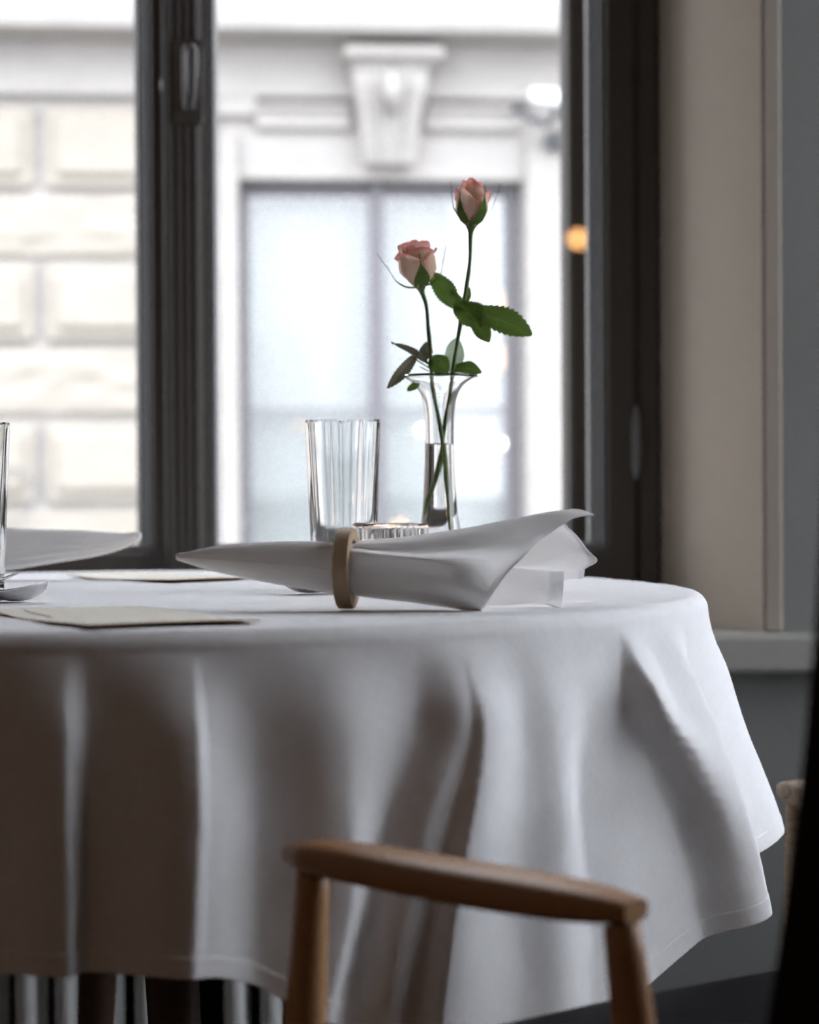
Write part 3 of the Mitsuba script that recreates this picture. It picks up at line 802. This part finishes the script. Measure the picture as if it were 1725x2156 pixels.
# body of the rolled napkin, left of the ring and through it: a tapering roll
ND = lambda px: RD - (px - 730) / FPX * RD * 0.14
st = [(371, 1172, 3), (376, 1172, 7), (390, 1173.5, 10), (420, 1175, 18.5), (460, 1177, 28), (510, 1180, 36), (570, 1184, 43.5), (630, 1188, 49), (680, 1193, 52), (720, 1199, 54), (748, 1200, 53)]
cen = np.array([at(p, y, ND(p)) for p, y, r in st]); rad_ = np.array([r / FPX * ND(p) for p, y, r in st])
ss = np.linspace(0, len(st) - 1, 90)
cen = PchipInterpolator(np.arange(len(st)), cen)(ss); rad_ = PchipInterpolator(np.arange(len(st)), rad_)(ss)
aa = np.linspace(0, 2 * np.pi, 72)
G = []
for i, (c_, r_) in enumerate(zip(cen, rad_)):
    row = []
    for a in aa:
        k = r_ * (1 + 0.05 * np.sin(2 * a + 1 + ss[i] * 0.25) * min(1, ss[i] / 5) - 0.08 * np.exp(-((a - 2.05) / 0.22) ** 2) * np.exp(-((ss[i] - 7) / 1.2) ** 2))
        lift = 0.0008 * a / 6.28
        row.append(c_ + e2 * (k * 0.80 + lift) * np.cos(a) + e1 * (k + lift) * np.sin(a))
    G.append(row)
G = np.array(G)
body = grid(G)
tipc = cat([body])
# the parts right of the ring
front_rows = prnt([
    [(738, 1250, 1.385), (760, 1256, 1.380), (860, 1268, 1.378), (950, 1281, 1.368), (1004, 1287, 1.362), (1012, 1286, 1.361)],
    [(738, 1222, 1.366), (760, 1226, 1.362), (865, 1236, 1.356), (960, 1248, 1.346), (1020, 1257, 1.345), (1034, 1256, 1.346)],
    [(738, 1185, 1.363), (760, 1190, 1.359), (870, 1200, 1.352), (975, 1212, 1.344), (1040, 1218, 1.350), (1060, 1216, 1.352)],
    [(738, 1160, 1.362), (758, 1161, 1.355), (865, 1172, 1.345), (985, 1174, 1.350), (1068, 1182, 1.366), (1094, 1179, 1.370)],
    [(738, 1157, 1.380), (758, 1156, 1.382), (865, 1164, 1.380), (990, 1158, 1.380), (1095, 1148, 1.388), (1128, 1147, 1.392)],
    [(738, 1150, 1.384), (758, 1147, 1.382), (868, 1142, 1.386), (1000, 1128, 1.392), (1125, 1115, 1.402), (1168, 1116, 1.405)],
    [(738, 1146, 1.390), (758, 1140, 1.392), (875, 1128, 1.402), (1020, 1106, 1.406), (1150, 1086, 1.412), (1208, 1092, 1.412)],
    [(738, 1144, 1.394), (758, 1139, 1.397), (880, 1127, 1.408), (1030, 1103, 1.413), (1185, 1074, 1.420), (1252, 1085, 1.420)],
], None)
Gf = patch(front_rows, 80, 80)
back_rows = prnt([
    [(758, 1139, 1.397), (880, 1129, 1.410), (1040, 1108, 1.420), (1150, 1096, 1.428), (1188, 1103, 1.430)],
    [(758, 1150, 1.402), (880, 1142, 1.424), (1050, 1130, 1.440), (1175, 1120, 1.450), (1218, 1132, 1.452)],
    [(758, 1165, 1.406), (880, 1162, 1.428), (1055, 1160, 1.446), (1195, 1152, 1.458), (1240, 1160, 1.460)],
    [(758, 1180, 1.408), (880, 1182, 1.426), (1060, 1186, 1.442), (1205, 1182, 1.456), (1258, 1180, 1.460)],
    [(758, 1190, 1.406), (880, 1196, 1.420), (1058, 1194, 1.428), (1195, 1204, 1.446), (1230, 1196, 1.452)],
], None)
Gb = patch(back_rows, 60, 60)
low_rows = prnt([
    [(758, 1192, 1.402), (900, 1198, 1.412), (1060, 1196, 1.420), (1140, 1202, 1.420), (1187, 1204, 1.422)],
    [(758, 1210, 1.404), (900, 1220, 1.410), (1058, 1222, 1.414), (1140, 1226, 1.412), (1187, 1228, 1.414)],
    [(758, 1230, 1.400), (900, 1244, 1.402), (1050, 1252, 1.404), (1135, 1256, 1.404), (1185, 1258, 1.408)],
    [(758, 1246, 1.394), (900, 1262, 1.394), (1045, 1275, 1.394), (1130, 1270, 1.392), (1182, 1281, 1.396)],
], None)
Gl = patch(low_rows, 50, 60)
tail_rows = prnt([
    [(1060, 1188, 1.455), (1150, 1190, 1.462), (1232, 1188, 1.470)],
    [(1060, 1204, 1.460), (1150, 1206, 1.468), (1231, 1204, 1.476)],
    [(1060, 1212, 1.466), (1150, 1222, 1.474), (1228, 1218, 1.482)],
], None)
Gt = patch(tail_rows, 20, 30)
wrk = lambda G, k, s: G + (meshkit.fbm(G * 45, 3, seed=s) - 0.5)[..., None] * k * V(0, 1, 0.4)
Gf, Gb, Gl, Gt = wrk(Gf, 0.003, 1), wrk(Gb, 0.003, 5), wrk(Gl, 0.003, 8), wrk(Gt, 0.002, 6)
add('napkin', cat([body, grid(Gf)]), 'napkin_thick', 60, label='white linen napkin rolled through the wooden ring, its loose end fanned out to the right', category='napkin')
add('napkin__hem', with_hem(Gf, 0.83), 'napkin_thick', 60, label='stitched double hem')
for k, (Gk, a) in enumerate(((Gb, 0.88), (Gl, 0.84), (Gt, 0.9))):
    q = num('napkin__loose_layer', k)
    add(q, grid(Gk), 'napkin', True, label='thin loose layer lit through from the window')
    add(q + '__hem', with_hem(Gk, a), 'napkin_hem', 60)

# second napkin, on the far left
D2 = lambda px: 1.93 + (298 - px) / FPX * 0.05
st = [(298, 1128, 3), (295, 1129, 8), (285, 1132, 11.5), (262, 1138, 16), (225, 1143, 23), (180, 1146, 29.5), (130, 1149, 34), (80, 1152.5, 38.5), (30, 1155, 44), (-20, 1157, 48), (-80, 1160, 50)]
cen = np.array([at(p, y, D2(p)) for p, y, r in st]); rad_ = np.array([r / FPX * D2(p) for p, y, r in st])
ss = np.linspace(0, len(st) - 1, 90)
cen = PchipInterpolator(np.arange(len(st)), cen)(ss); rad_ = PchipInterpolator(np.arange(len(st)), rad_)(ss)
G = []
for i, (c_, r_) in enumerate(zip(cen, rad_)):
    row = []
    for a in aa:
        fold = sum(dep * np.exp(-((a - 3.14 + off - 0.02 * ss[i]) / wd) ** 2) for off, dep, wd in ((-0.55, 0.10, 0.13), (-0.1, 0.12, 0.12), (0.35, 0.10, 0.12)))
        k = r_ * (1 - fold * min(1, ss[i] / 3))
        row.append(c_ + V(0, 1, 0) * k * 0.7 * np.cos(a) + V(0, 0, 1) * k * np.sin(a))
    G.append(row)
add('napkin_001', grid(np.array(G)), 'napkin_thick', 60, label='white rolled napkin at the left edge, pointing right in front of the window', category='napkin')
ec = at(-70, 1158, 1.935)
ec[2] = TABLE + RO + 0.001
pr = np.array(prof)
G = ec + pr[:, 1][:, None, None] * V(1, 0, 0) + pr[:, 0][:, None, None] * (np.cos(ph)[None, :, None] * V(0, 0, 1) + np.sin(ph)[None, :, None] * V(0, 1, 0))


# ------------------------------------------------------------------ roses
def petal_mesh(R, Hh, phi, half, flare, tight, lip, seed, tipz=0.1):
    nu, nv = 25, 30
    r_ = np.random.default_rng(seed)
    u, v = np.meshgrid(np.linspace(-1, 1, nu), np.linspace(0, 1, nv), indexing='ij')
    wid = 0.30 + 0.70 * np.sin(np.pi / 2 * np.clip(v / 0.62, 0, 1))
    wid = wid * (1 - 0.22 * np.clip((v - 0.8) / 0.2, 0, 1) ** 2)
    prof_ = PchipInterpolator([0, 0.12, 0.3, 0.5, 0.7, 0.88, 1.0], [0.20, 0.52, 0.84, 0.99, 1.0, 0.93 + flare * 0.25, 0.88 + flare])
    rr_ = R * prof_(v) + tight * u * R * 0.16
    rr_ += lip * R * np.clip((v - 0.82) / 0.18, 0, 1) ** 2 * (0.5 + 0.5 * np.abs(u))
    an = phi + u * half * wid
    z = Hh * v * (1 - tipz * u * u * v) + 0.010 * R * 6 * np.sin(u * 5 + seed) * np.clip(v - 0.85, 0, 1)
    G = np.stack([rr_ * np.cos(an), rr_ * np.sin(an), z], -1)
    edge = np.clip((v - 0.86) / 0.14, 0, 1) + np.clip((np.abs(u) - 0.86) / 0.14, 0, 1) * np.clip((v - 0.35) / 0.4, 0, 1)
    edge = np.clip(edge + 0.16 * (meshkit.fbm(np.stack([u * 3 + seed, v * 2, u * 0], -1), 2) - 0.5), 0, 1)
    edge = edge * edge * (3 - 2 * edge)
    cream, pink, base = V(0.88, 0.72, 0.60), V(0.76, 0.30, 0.28), V(0.66, 0.62, 0.40)
    col = cream + (pink - cream) * edge[..., None]
    low = np.clip(1 - v / 0.22, 0, 1)[..., None]
    col = col + (base - col) * low
    return grid(G), col.reshape(-1, 3)


def frame_to(origin, axis_, spin):
    z = np.asarray(axis_, float); z /= np.linalg.norm(z)
    x = np.cross(V(0, 1, 0), z); x /= np.linalg.norm(x)
    y = np.cross(z, x)
    c_, s_ = math.cos(spin), math.sin(spin)
    Rm = np.eye(4); Rm[:3, 0], Rm[:3, 1], Rm[:3, 2], Rm[:3, 3] = c_ * x + s_ * y, -s_ * x + c_ * y, z, origin
    return Rm


def sepal(Lr, R, phi, out, wid, curl):
    n, k = 30, 7
    G = []
    for a in np.linspace(0, 1, n):
        w = wid * (np.sin(np.pi * min(1, a * 1.15 + 0.16)) ** 0.8 * (1 - a) ** 0.75 + 0.05 + 0.05 * (1 - a))
        r_ = R * np.interp(a, [0, 0.15, 0.4, 0.7, 1], [0.20, 0.74, 1.10 + out * 0.3, 1.12 + out * 0.8, 1.10 + out * 1.2])
        z = Lr * (a - curl * np.sin(np.pi * min(a * 1.6, 1)) * 0.25)
        row = []
        for t_ in np.linspace(-1, 1, k):
            an = phi + t_ * w / max(r_, 0.3 * R)
            rr_ = r_ - 0.0006 * (1 - t_ * t_)
            row.append([rr_ * np.cos(an), rr_ * np.sin(an), z])
        G.append(row)
    return grid(np.array(G))


def leaf(key, base, tip, width, nrm, fold=0.25, droop=0.0, mat='leaf', serr=0.09, wave=0.1, tw=0.0, n=118):
    base, tip, nrm = map(lambda a: np.asarray(a, float), (base, tip, nrm))
    L = np.linalg.norm(tip - base); ax = (tip - base) / L
    nrm = nrm - ax * (nrm @ ax); nrm /= np.linalg.norm(nrm)
    sd = np.cross(nrm, ax)
    k = 17
    G, UV = [], []
    for i, a in enumerate(np.linspace(0, 1, n)):
        w = width / 2 * (np.sin(np.pi * a ** 1.08) ** 0.66) * (1 + serr * (2 * ((a * 13) % 1) - 1) * (0.1 < a < 0.97)) + 0.0004 * (1 - a)
        mid = base + ax * L * a + nrm * (droop * L * 4 * a * (1 - a))
        for t_ in np.linspace(-1, 1, k):
            p = mid + sd * w * t_ * math.cos(fold) + nrm * (w * abs(t_) * math.sin(fold) + wave * w * math.sin(a * 9 + t_ * 2) * abs(t_)) + nrm * tw * w * t_ * a
            G.append(p); UV.append((t_, a))
    G = np.array(G).reshape(n, k, 3)
    add(key, grid(G), mat, True, uv=np.array(UV))


def rose(key, stem_pts, axis_, R, Hh, spin, layers, sepals, label, stem_r):
    base = stem_pts[0]
    Rm = frame_to(base, axis_, spin)
    i = 0
    for (lr, lh, count, half, flare, tight, lip, ph0, tz) in layers:
        for q in range(count):
            m_, col = petal_mesh(R * lr, Hh * lh * (1 + 0.03 * math.sin(q * 2.3)), ph0 + 2 * math.pi * q / count, half, flare, tight, lip, 10 * count + q, tz)
            m_.apply_transform(Rm)
            add(key + num('__petal', i), m_, 'petal', True, color=col)
            i += 1
    for q, (phi, ln, out, wd, curl) in enumerate(sepals):
        m_ = sepal(ln, R, phi, out, wd, curl); m_.apply_transform(Rm)
        add(key + num('__sepal', q), m_, 'sepal_green', True)
    a_ = np.asarray(axis_, float) / np.linalg.norm(axis_)
    pts = [base + a_ * 0.004] + [base - a_ * 0.004] + list(stem_pts[1:])
    rr_ = [R * 0.36, R * 0.30] + [stem_r] * 38
    P_ = spline(pts, 90)
    d_ = np.r_[0, np.cumsum(np.linalg.norm(np.diff(P_, axis=0), axis=1))]
    rads = stem_r + (R * 0.42 - stem_r) * np.exp(-(d_ / 0.0058) ** 2) + 0.00022 * np.sin(d_ * 150)
    G_ = tube(pts, list(rads), n=90, m=16)
    add(key + '__stem', G_, 'stem_green', True)
    tag(key, label, 'rose')


SD = VD
A = lambda px, py, dd=0.0: at(px, py, SD + dd)
lay_l = [(0.30, 1.00, 2, 1.9, -0.2, 1.0, 0.0, 0.3, 0.10), (0.52, 1.02, 3, 1.5, -0.1, 1.0, 0.05, 1.0, 0.12), (0.74, 1.00, 3, 1.35, -0.04, 0.9, 0.10, 2.2, 0.12), (0.90, 0.95, 3, 1.25, 0.02, 0.8, 0.18, 0.2, 0.14), (1.02, 0.83, 3, 1.10, 0.10, 0.5, 0.30, 1.35, 0.20)]
rose('rose', [A(887, 604), A(896, 636), A(901, 680), A(906, 735), A(909, 790), A(914, 830), A(924, 880, -0.001), A(932, 935, -0.002), A(937, 1000, -0.003), A(942, 1070, -0.004), A(946, 1122, -0.004)],
     V(-0.16, -0.30, 1.0), 0.0160, 0.0415, 0.5, lay_l,
     [(-1.95, 0.033, 0.16, 0.0088, 0.0), (-0.55, 0.034, 0.55, 0.0062, 0.5), (2.6, 0.036, 0.9, 0.0056, 0.7), (0.7, 0.034, 0.3, 0.0045, 0.2), (1.7, 0.03, 0.1, 0.005, 0.0)],
     'pink edged cream rose on the shorter stem, left in the vase', 0.0018)
lay_r = [(0.28, 1.00, 2, 1.9, -0.2, 1.0, 0.0, 0.9, 0.08), (0.50, 1.00, 3, 1.5, -0.1, 1.0, 0.04, 1.9, 0.10), (0.72, 0.96, 3, 1.35, -0.02, 0.9, 0.06, 0.4, 0.14), (1.0, 0.80, 3, 1.15, 0.16, 0.5, 0.16, 1.55, 0.30)]
rose('rose_001', [A(992, 478), A(991, 500), A(990, 545), A(983, 600), A(976, 645), A(964, 715), A(953, 785), A(947, 830), A(938, 885, 0.001), A(931, 940, 0.002), A(922, 1000, 0.003), A(910, 1050, 0.003), A(896, 1100, 0.003)],
     V(0.05, -0.10, 1.0), 0.0142, 0.0430, 0.2, lay_r,
     [(-0.15, 0.040, 0.55, 0.0044, 0.15), (3.1, 0.040, 0.30, 0.0042, 0.0), (-1.05, 0.037, 0.02, 0.0068, 0.0), (-2.55, 0.034, 0.03, 0.0062, 0.0), (1.6, 0.036, 0.2, 0.005, 0.0)],
     'pink edged cream rose on the taller stem, right in the vase', 0.0018)
FRONT = V(0.1, -1, 0.25)
# leaves of the taller rose
leaf('rose_001__leaf', A(984, 652, -0.002), A(1121, 706, -0.016), 0.031, V(-0.15, -0.75, 0.65), fold=0.12, droop=0.05, wave=0.05)
leaf('rose_001__leaf_001', A(978, 632, -0.004), A(952, 640, -0.012), 0.026, V(0.1, -1, 0.5), fold=0.2, droop=0.0)
leaf('rose_001__leaf_002', A(958, 640, -0.006), A(1016, 688, -0.016), 0.030, V(0.2, -0.9, 0.4), fold=0.22, droop=0.06)
leaf('rose_001__leaf_003', A(990, 664, -0.004), A(1030, 721, -0.012), 0.019, V(0.5, -0.8, 0.1), fold=0.15)
leaf('rose_001__leaf_004', A(962, 652, 0.008), A(908, 574, 0.012), 0.021, V(0.3, -1, 0.1), fold=0.14, droop=0.05)
leaf('rose_001__leaf_005', A(978, 642, 0.001), A(988, 604, 0.002), 0.0075, V(0.3, -1, 0), fold=0.2)
leaf('rose_001__leaf_006', A(952, 790, 0.006), A(962, 711, 0.020), 0.018, V(0.1, -1, 0.1), fold=0.1, mat='leaf_pale')
leaf('rose_001__leaf_007', A(948, 778, 0.003), A(1015, 785, -0.004), 0.017, V(-0.1, -0.8, 0.7), fold=0.2, droop=0.10)
# leaves of the shorter rose
leaf('rose__leaf', A(906, 752, 0.004), A(944, 786, -0.006), 0.020, V(-0.1, -1, 0.3), fold=0.2, droop=0.08)
leaf('rose__leaf_001', A(912, 742, 0.006), A(882, 742, 0.014), 0.019, V(0, -1, 0.2), fold=0.2, mat='leaf_dry')
leaf('rose__leaf_002', A(903, 768, 0.001), A(829, 724, -0.008), 0.0095, V(0.2, -0.9, 0.6), fold=0.5, droop=0.06, mat='leaf_dry')
leaf('rose__leaf_003', A(880, 742, -0.002), A(815, 818, -0.012), 0.012, V(0.5, -0.9, 0.3), fold=0.4, droop=0.08, mat='leaf_dry')
leaf('rose__leaf_004', A(885, 806, -0.006), A(857, 823, -0.010), 0.0072, V(0.1, -1, 0.5), fold=0.2)
add('rose__leaf_stalk', cat([tube([A(904, 775), A(893, 768, -0.003), A(880, 760, -0.003), A(868, 752, -0.002)], 0.0006, n=20, m=8), tube([A(903, 782), A(892, 776, -0.002), A(884, 772, -0.002)], 0.0005, n=12, m=8),
                              tube([A(829, 724, -0.008), A(824, 720, -0.008)], [0.0012, 0.0006], n=6, m=8)]), 'stem_green', True)


# ------------------------------------------------------------------ the building across the street
FD = 10.5
fa = math.radians(4.5)
FU = V(math.cos(fa), math.sin(fa), 0); FV = V(math.sin(fa), -math.cos(fa), 0)     # along the facade, and out of it
FO = at(800, 1045, FD); FO[2] = 0
kpx = FD / FPX
U = lambda px: (px - 800) * kpx
Z = lambda py: CAM[2] + (1045 - py) * kpx


def fbox(u0, u1, z0, z1, v0, v1, r=0.0):
    m = box(u0, u1, v0, v1, z0, z1, r)
    R = np.eye(4); R[:3, 0], R[:3, 1], R[:3, 2], R[:3, 3] = FU, FV, EZ, FO
    m.apply_transform(R)
    m.invert()
    m.fix_normals()
    return m


def fprof(pts, u0, u1):
    """A moulding: profile points (v, z) run along the facade from u0 to u1."""
    m = trimesh.creation.extrude_polygon(Polygon(pts), u1 - u0, engine='earcut')
    R = np.eye(4); R[:3, 0], R[:3, 1], R[:3, 2], R[:3, 3] = FV, EZ, FU, FO + FU * u0
    m.apply_transform(R); m.fix_normals()
    return m


tag('building', 'pale stone building across the street with mouldings and rusticated blocks', 'building')
BL, BR, ROOF = -9.0, 9.0, 5.6
wu0, wu1, wz1, wz0 = U(508), U(1108), Z(378), Z(1330)
wl = [fbox(BL, wu0, -1.2, ROOF, -0.5, 0.0), fbox(wu1, BR, -1.2, ROOF, -0.5, 0.0), fbox(wu0, wu1, wz1, ROOF, -0.5, 0.0), fbox(wu0, wu1, -1.2, wz0, -0.5, 0.0)]
add('building__wall', cat(wl), 'stone_white', False)
zc = Z
cor = [(0, Z(-140)), (0.02, Z(-140)), (0.05, Z(-60)), (0.06, Z(18)), (0.36, Z(24)), (0.38, Z(40)), (0.38, Z(75)), (0.36, Z(98)), (0.30, Z(104)), (0.12, Z(108)), (0.11, Z(122)), (0.09, Z(135)), (0.075, Z(160)), (0.07, Z(212)), (0, Z(216))]
add('building__cornice', fprof(cor, BL, BR), 'stone_white', 30)
# mouldings over the window
arch = [(0, Z(226)), (0.085, Z(228)), (0.09, Z(238)), (0.055, Z(242)), (0.05, Z(274)), (0.02, Z(280)), (0, Z(281))]
add('building__lintel', fprof(arch, U(545), U(740)), 'stone_white', 30)
add('building__lintel_001', fprof(arch, U(900), U(1100)), 'stone_white', 30)
add('building__lintel_end', fprof([(0, Z(210)), (0.06, Z(212)), (0.06, Z(250)), (0, Z(252))], U(465), U(545)), 'stone_white', 30)
for k, (a, b) in enumerate(((466, 505), (1112, 1192))):
    add(num('building__pilaster', k), fbox(U(a), U(b), -1.2, Z(290), 0.0, 0.07, 0.015), 'stone_white', False)
br = [fbox(U(725), U(932), Z(148), Z(122), 0.0, 0.30, 0.02), fbox(U(738), U(915), Z(162), Z(148), 0.0, 0.25, 0.012)]
gp = []
for i, t_ in enumerate(np.linspace(0, 1, 12)):
    gp.append((np.interp(t_, [0, 0.15, 0.5, 0.85, 1], [0.22, 0.235, 0.17, 0.12, 0.10]), Z(162 + (352 - 162) * t_), np.interp(t_, [0, 1], [78, 50])))
G = np.array([[[-(w) * kpx, 0, z], [-(w) * kpx, v, z], [(w) * kpx, v, z], [(w) * kpx, 0, z]] for v, z, w in gp])
G[..., 0] += U(822)
m = grid(G, close_v=True)
m = cat([m, trimesh.Trimesh(G[-1], [[0, 1, 2], [0, 2, 3]], process=False)])
R = np.eye(4); R[:3, 0], R[:3, 1], R[:3, 2], R[:3, 3] = FU, FV, EZ, FO
m.apply_transform(R); br.append(m)
for q in (-44, -22, 22, 44):                                       # flutes of the bracket
    a = [FO + FU * (U(822) + q * kpx * np.interp(t_, [0, 1], [1, 0.66])) + FV * (v + 0.006) + EZ * z for t_, (v, z, w) in zip(np.linspace(0, 1, 12), gp)]
    br.append(tube(a, 0.016, n=30, m=8))
a = [FO + FU * U(822 + p) + FV * v + EZ * Z(y) for p, y, v in ((0, 180, 0.22), (2, 215, 0.24), (4, 250, 0.19))]
br.append(tube(a, [0.06, 0.085, 0.03], n=14, m=14, flat=0.6))
add('building__bracket', cat(br), 'stone_white', 30)
# rusticated blocks, with sunk joints and raised panels
nb = 0
ustep = U(517) - U(97)
for (y0, y1) in ((236, 402), (560, 718), (890, 1054)):
    for c in range(-2, 1):
        a, b = U(110) + ustep * c, U(85) + ustep * (c + 1)
        if c == 0: b = U(464)
        add(num('building__block', nb), cat([fbox(a, b, Z(y1), Z(y0), 0, 0.05, 0.012), fbox(a + 0.055, b - 0.055, Z(y1 - 22), Z(y0 + 22), 0.04, 0.085, 0.02)]), 'stone_cream', False)
        nb += 1
for k, (y0, y1) in enumerate(((418, 545), (735, 872), (1070, 1400))):
    Gn = []
    nu, nv = 120, 40
    a, b = np.meshgrid(np.linspace(BL, U(464), nu), np.linspace(Z(y1), Z(y0), nv), indexing='ij')
    rough = meshkit.fbm(np.stack([a * 9, b * 11, a * 0 + k], -1), 4, seed=k)
    inner = np.clip(np.minimum(b - Z(y1), Z(y0) - b) / 0.05, 0, 1)
    v = 0.04 + (0.045 * (rough - 0.35)) * inner * (k < 2)
    v[:, 0] = v[:, -1] = 0; v[-1] = 0
    P3 = FO + a[..., None] * FU + v[..., None] * FV + b[..., None] * EZ
    m = grid(P3)
    if m.face_normals[0] @ FV < 0: m.invert()
    add(num('building__band_course', k), m, 'stone_cream', 20)
# its window: dark frame, two casements with a transom, blinds behind the glass
fr_ = [fbox(wu0, wu0 + 0.055, wz0, wz1, -0.22, -0.12, 0.008), fbox(wu1 - 0.09, wu1, wz0, wz1, -0.22, -0.12, 0.008), fbox(wu0, wu1, wz1 - 0.075, wz1, -0.22, -0.12, 0.008), fbox(wu0, wu1, wz0, wz0 + 0.06, -0.22, -0.12, 0.008),
       fbox(U(784), U(814), wz0, wz1, -0.22, -0.09, 0.008)]
add('building__window', cat(fr_), 'facade_frame', False)
add('building__window__transom', cat([fbox(wu0 + 0.05, U(786), Z(866), Z(852), -0.20, -0.14, 0.006), fbox(U(812), wu1 - 0.08, Z(866), Z(852), -0.20, -0.14, 0.006)]), 'transom_grey', False)
for k, (a, b) in enumerate(((wu0 + 0.05, U(786)), (U(812), wu1 - 0.08))):
    q = np.array([FO + FU * a + EZ * wz0 - FV * 0.17, FO + FU * b + EZ * wz0 - FV * 0.17, FO + FU * b + EZ * wz1 - FV * 0.17, FO + FU * a + EZ * wz1 - FV * 0.17])
    add(num('building__window__pane', k), trimesh.Trimesh(q, [[0, 1, 2], [0, 2, 3]], process=False), 'pane', False)
sl = []
for i in range(110):
    z = wz1 - 0.09 - i * 0.022
    if z < wz0: break
    for (a, b) in ((wu0 + 0.05, U(786)), (U(812), wu1 - 0.06)):
        q = np.array([FO + FU * a + EZ * z - FV * 0.262, FO + FU * b + EZ * z - FV * 0.262, FO + FU * b + EZ * (z + 0.021) - FV * 0.272, FO + FU * a + EZ * (z + 0.021) - FV * 0.272])
        sl.append(trimesh.Trimesh(q, [[0, 1, 2], [0, 2, 3]], process=False))
add('building__window__blind', cat(sl), 'blind', False, kind='stuff', label='pale slatted blind behind the glass')
# round lamps and a wall lamp seen in that window
LB = []
for k, (px, py) in enumerate(((886, 902), (992, 931), (1062, 932))):
    m = trimesh.creation.icosphere(3, 0.021)
    c = FO + FU * (U(px) + 0.03) + EZ * Z(py) - FV * 0.215
    m.apply_translation(c)
    add(num('globe_lamp', k), m, None, True, label=['small white round lamp in the far window, half hidden behind the vase', 'small white round lamp in the far window, right of the vase', 'small white round lamp in the far window, nearest its right frame'][k], category='lamp', group='small round lamps in the window across the street')
    scene[num('globe_lamp', k)]['emitter'] = {'type': 'area', 'radiance': {'type': 'rgb', 'value': [0.2, 0.206, 0.212]}}
    scene[num('globe_lamp', k)]['bsdf'] = {'type': 'diffuse', 'reflectance': {'type': 'rgb', 'value': [0.5, 0.5, 0.5]}}
for k, (px, y0, y1) in enumerate(((1058, 610, 675), (1062, 722, 770))):
    m = tube([FO + FU * (U(px) + 0.035) + EZ * Z(y0) - FV * 0.235, FO + FU * (U(px) + 0.035) + EZ * Z(y1) - FV * 0.235], 0.028, n=8, m=14)
    add(num('tube_lamp', k), m, None, 40, label=['upper amber lamp in the far window beside its right frame', 'lower amber lamp in the far window beside its right frame'][k], category='lamp', group='amber lamps in the window across the street')
    scene[num('tube_lamp', k)]['emitter'] = {'type': 'area', 'radiance': {'type': 'rgb', 'value': [0.032, 0.019, 0.0095]}}
    scene[num('tube_lamp', k)]['bsdf'] = {'type': 'diffuse', 'reflectance': {'type': 'rgb', 'value': [0.4, 0.4, 0.4]}}
# security camera on the wall
c = lambda px, py, v: FO + FU * U(px) + EZ * Z(py) + FV * v
add('security_camera__housing', tube([c(1108, 228, 0.34), c(1150, 234, 0.36), c(1215, 244, 0.38)], [0.045, 0.052, 0.052, 0.048], n=20, m=20, flat=0.8, ref=(0, 0, 1), power=3.5), 'white_plastic', 40)
add('security_camera__arm', tube([c(1088, 236, 0.10), c(1108, 258, 0.22), c(1135, 276, 0.26), c(1160, 252, 0.34)], 0.02, n=30, m=12), 'dark_plastic', 40)
add('security_camera__mount', fbox(U(1150), U(1192), Z(318), Z(284), 0.072, 0.17, 0.01), 'dark_plastic', False)
tag('security_camera', 'white security camera on a dark arm on the far facade', 'camera')
a_ = [FO + FU * (U(32) + 0.148 * math.cos(t_)) + EZ * (Z(1038) + 0.148 * math.sin(t_)) + FV * 0.12 for t_ in np.linspace(0, 2 * math.pi, 60)]  # hoop added to stand for a blurred ring of light
add('bokeh_ring', tube(a_, 0.008, n=120, m=8), 'transom_grey', True, label='thin grey hoop added for a blurred ring of light on the far facade', category='ring')
add('street', box(-14, 14, 2.95, 14, -1.3, -1.2), 'asphalt', False, label='street between the two buildings', kind='structure')

# ------------------------------------------------------------------ lamps of the dining room (behind the viewer)
for k, (x, y, z, e) in enumerate(((0.55, -0.9, 1.65, 0.3), (-2.0, -1.2, 1.7, 1.7))):
    m = trimesh.creation.icosphere(3, 0.035); m.apply_translation((x, y, z))
    add(num('pendant_lamp', k) + '__bulb', m, None, True, label='glowing warm bulb')
    scene[num('pendant_lamp', k) + '__bulb']['emitter'] = {'type': 'area', 'radiance': {'type': 'rgb', 'value': [e, e * 0.5, e * 0.18]}}
    scene[num('pendant_lamp', k) + '__bulb']['bsdf'] = {'type': 'diffuse', 'reflectance': {'type': 'rgb', 'value': [0.3, 0.3, 0.3]}}
    sh = lathe_open([(0.016, 0.03), (0.02, 0.045), (0.018, 0.09), (0.004, 0.1)], 24); sh.apply_translation((x, y, z))
    add(num('pendant_lamp', k) + '__socket', sh, 'brass', 40)
    add(num('pendant_lamp', k) + '__cord', tube([V(x, y, z + 0.098), V(x, y, CEIL)], 0.003, n=2, m=8), 'cord', True)
    tag(num('pendant_lamp', k), ['bare warm pendant bulb mirrored in the window pane right of the roses', 'bare warm pendant bulb hanging at the left behind the viewer'][k], 'lamp')
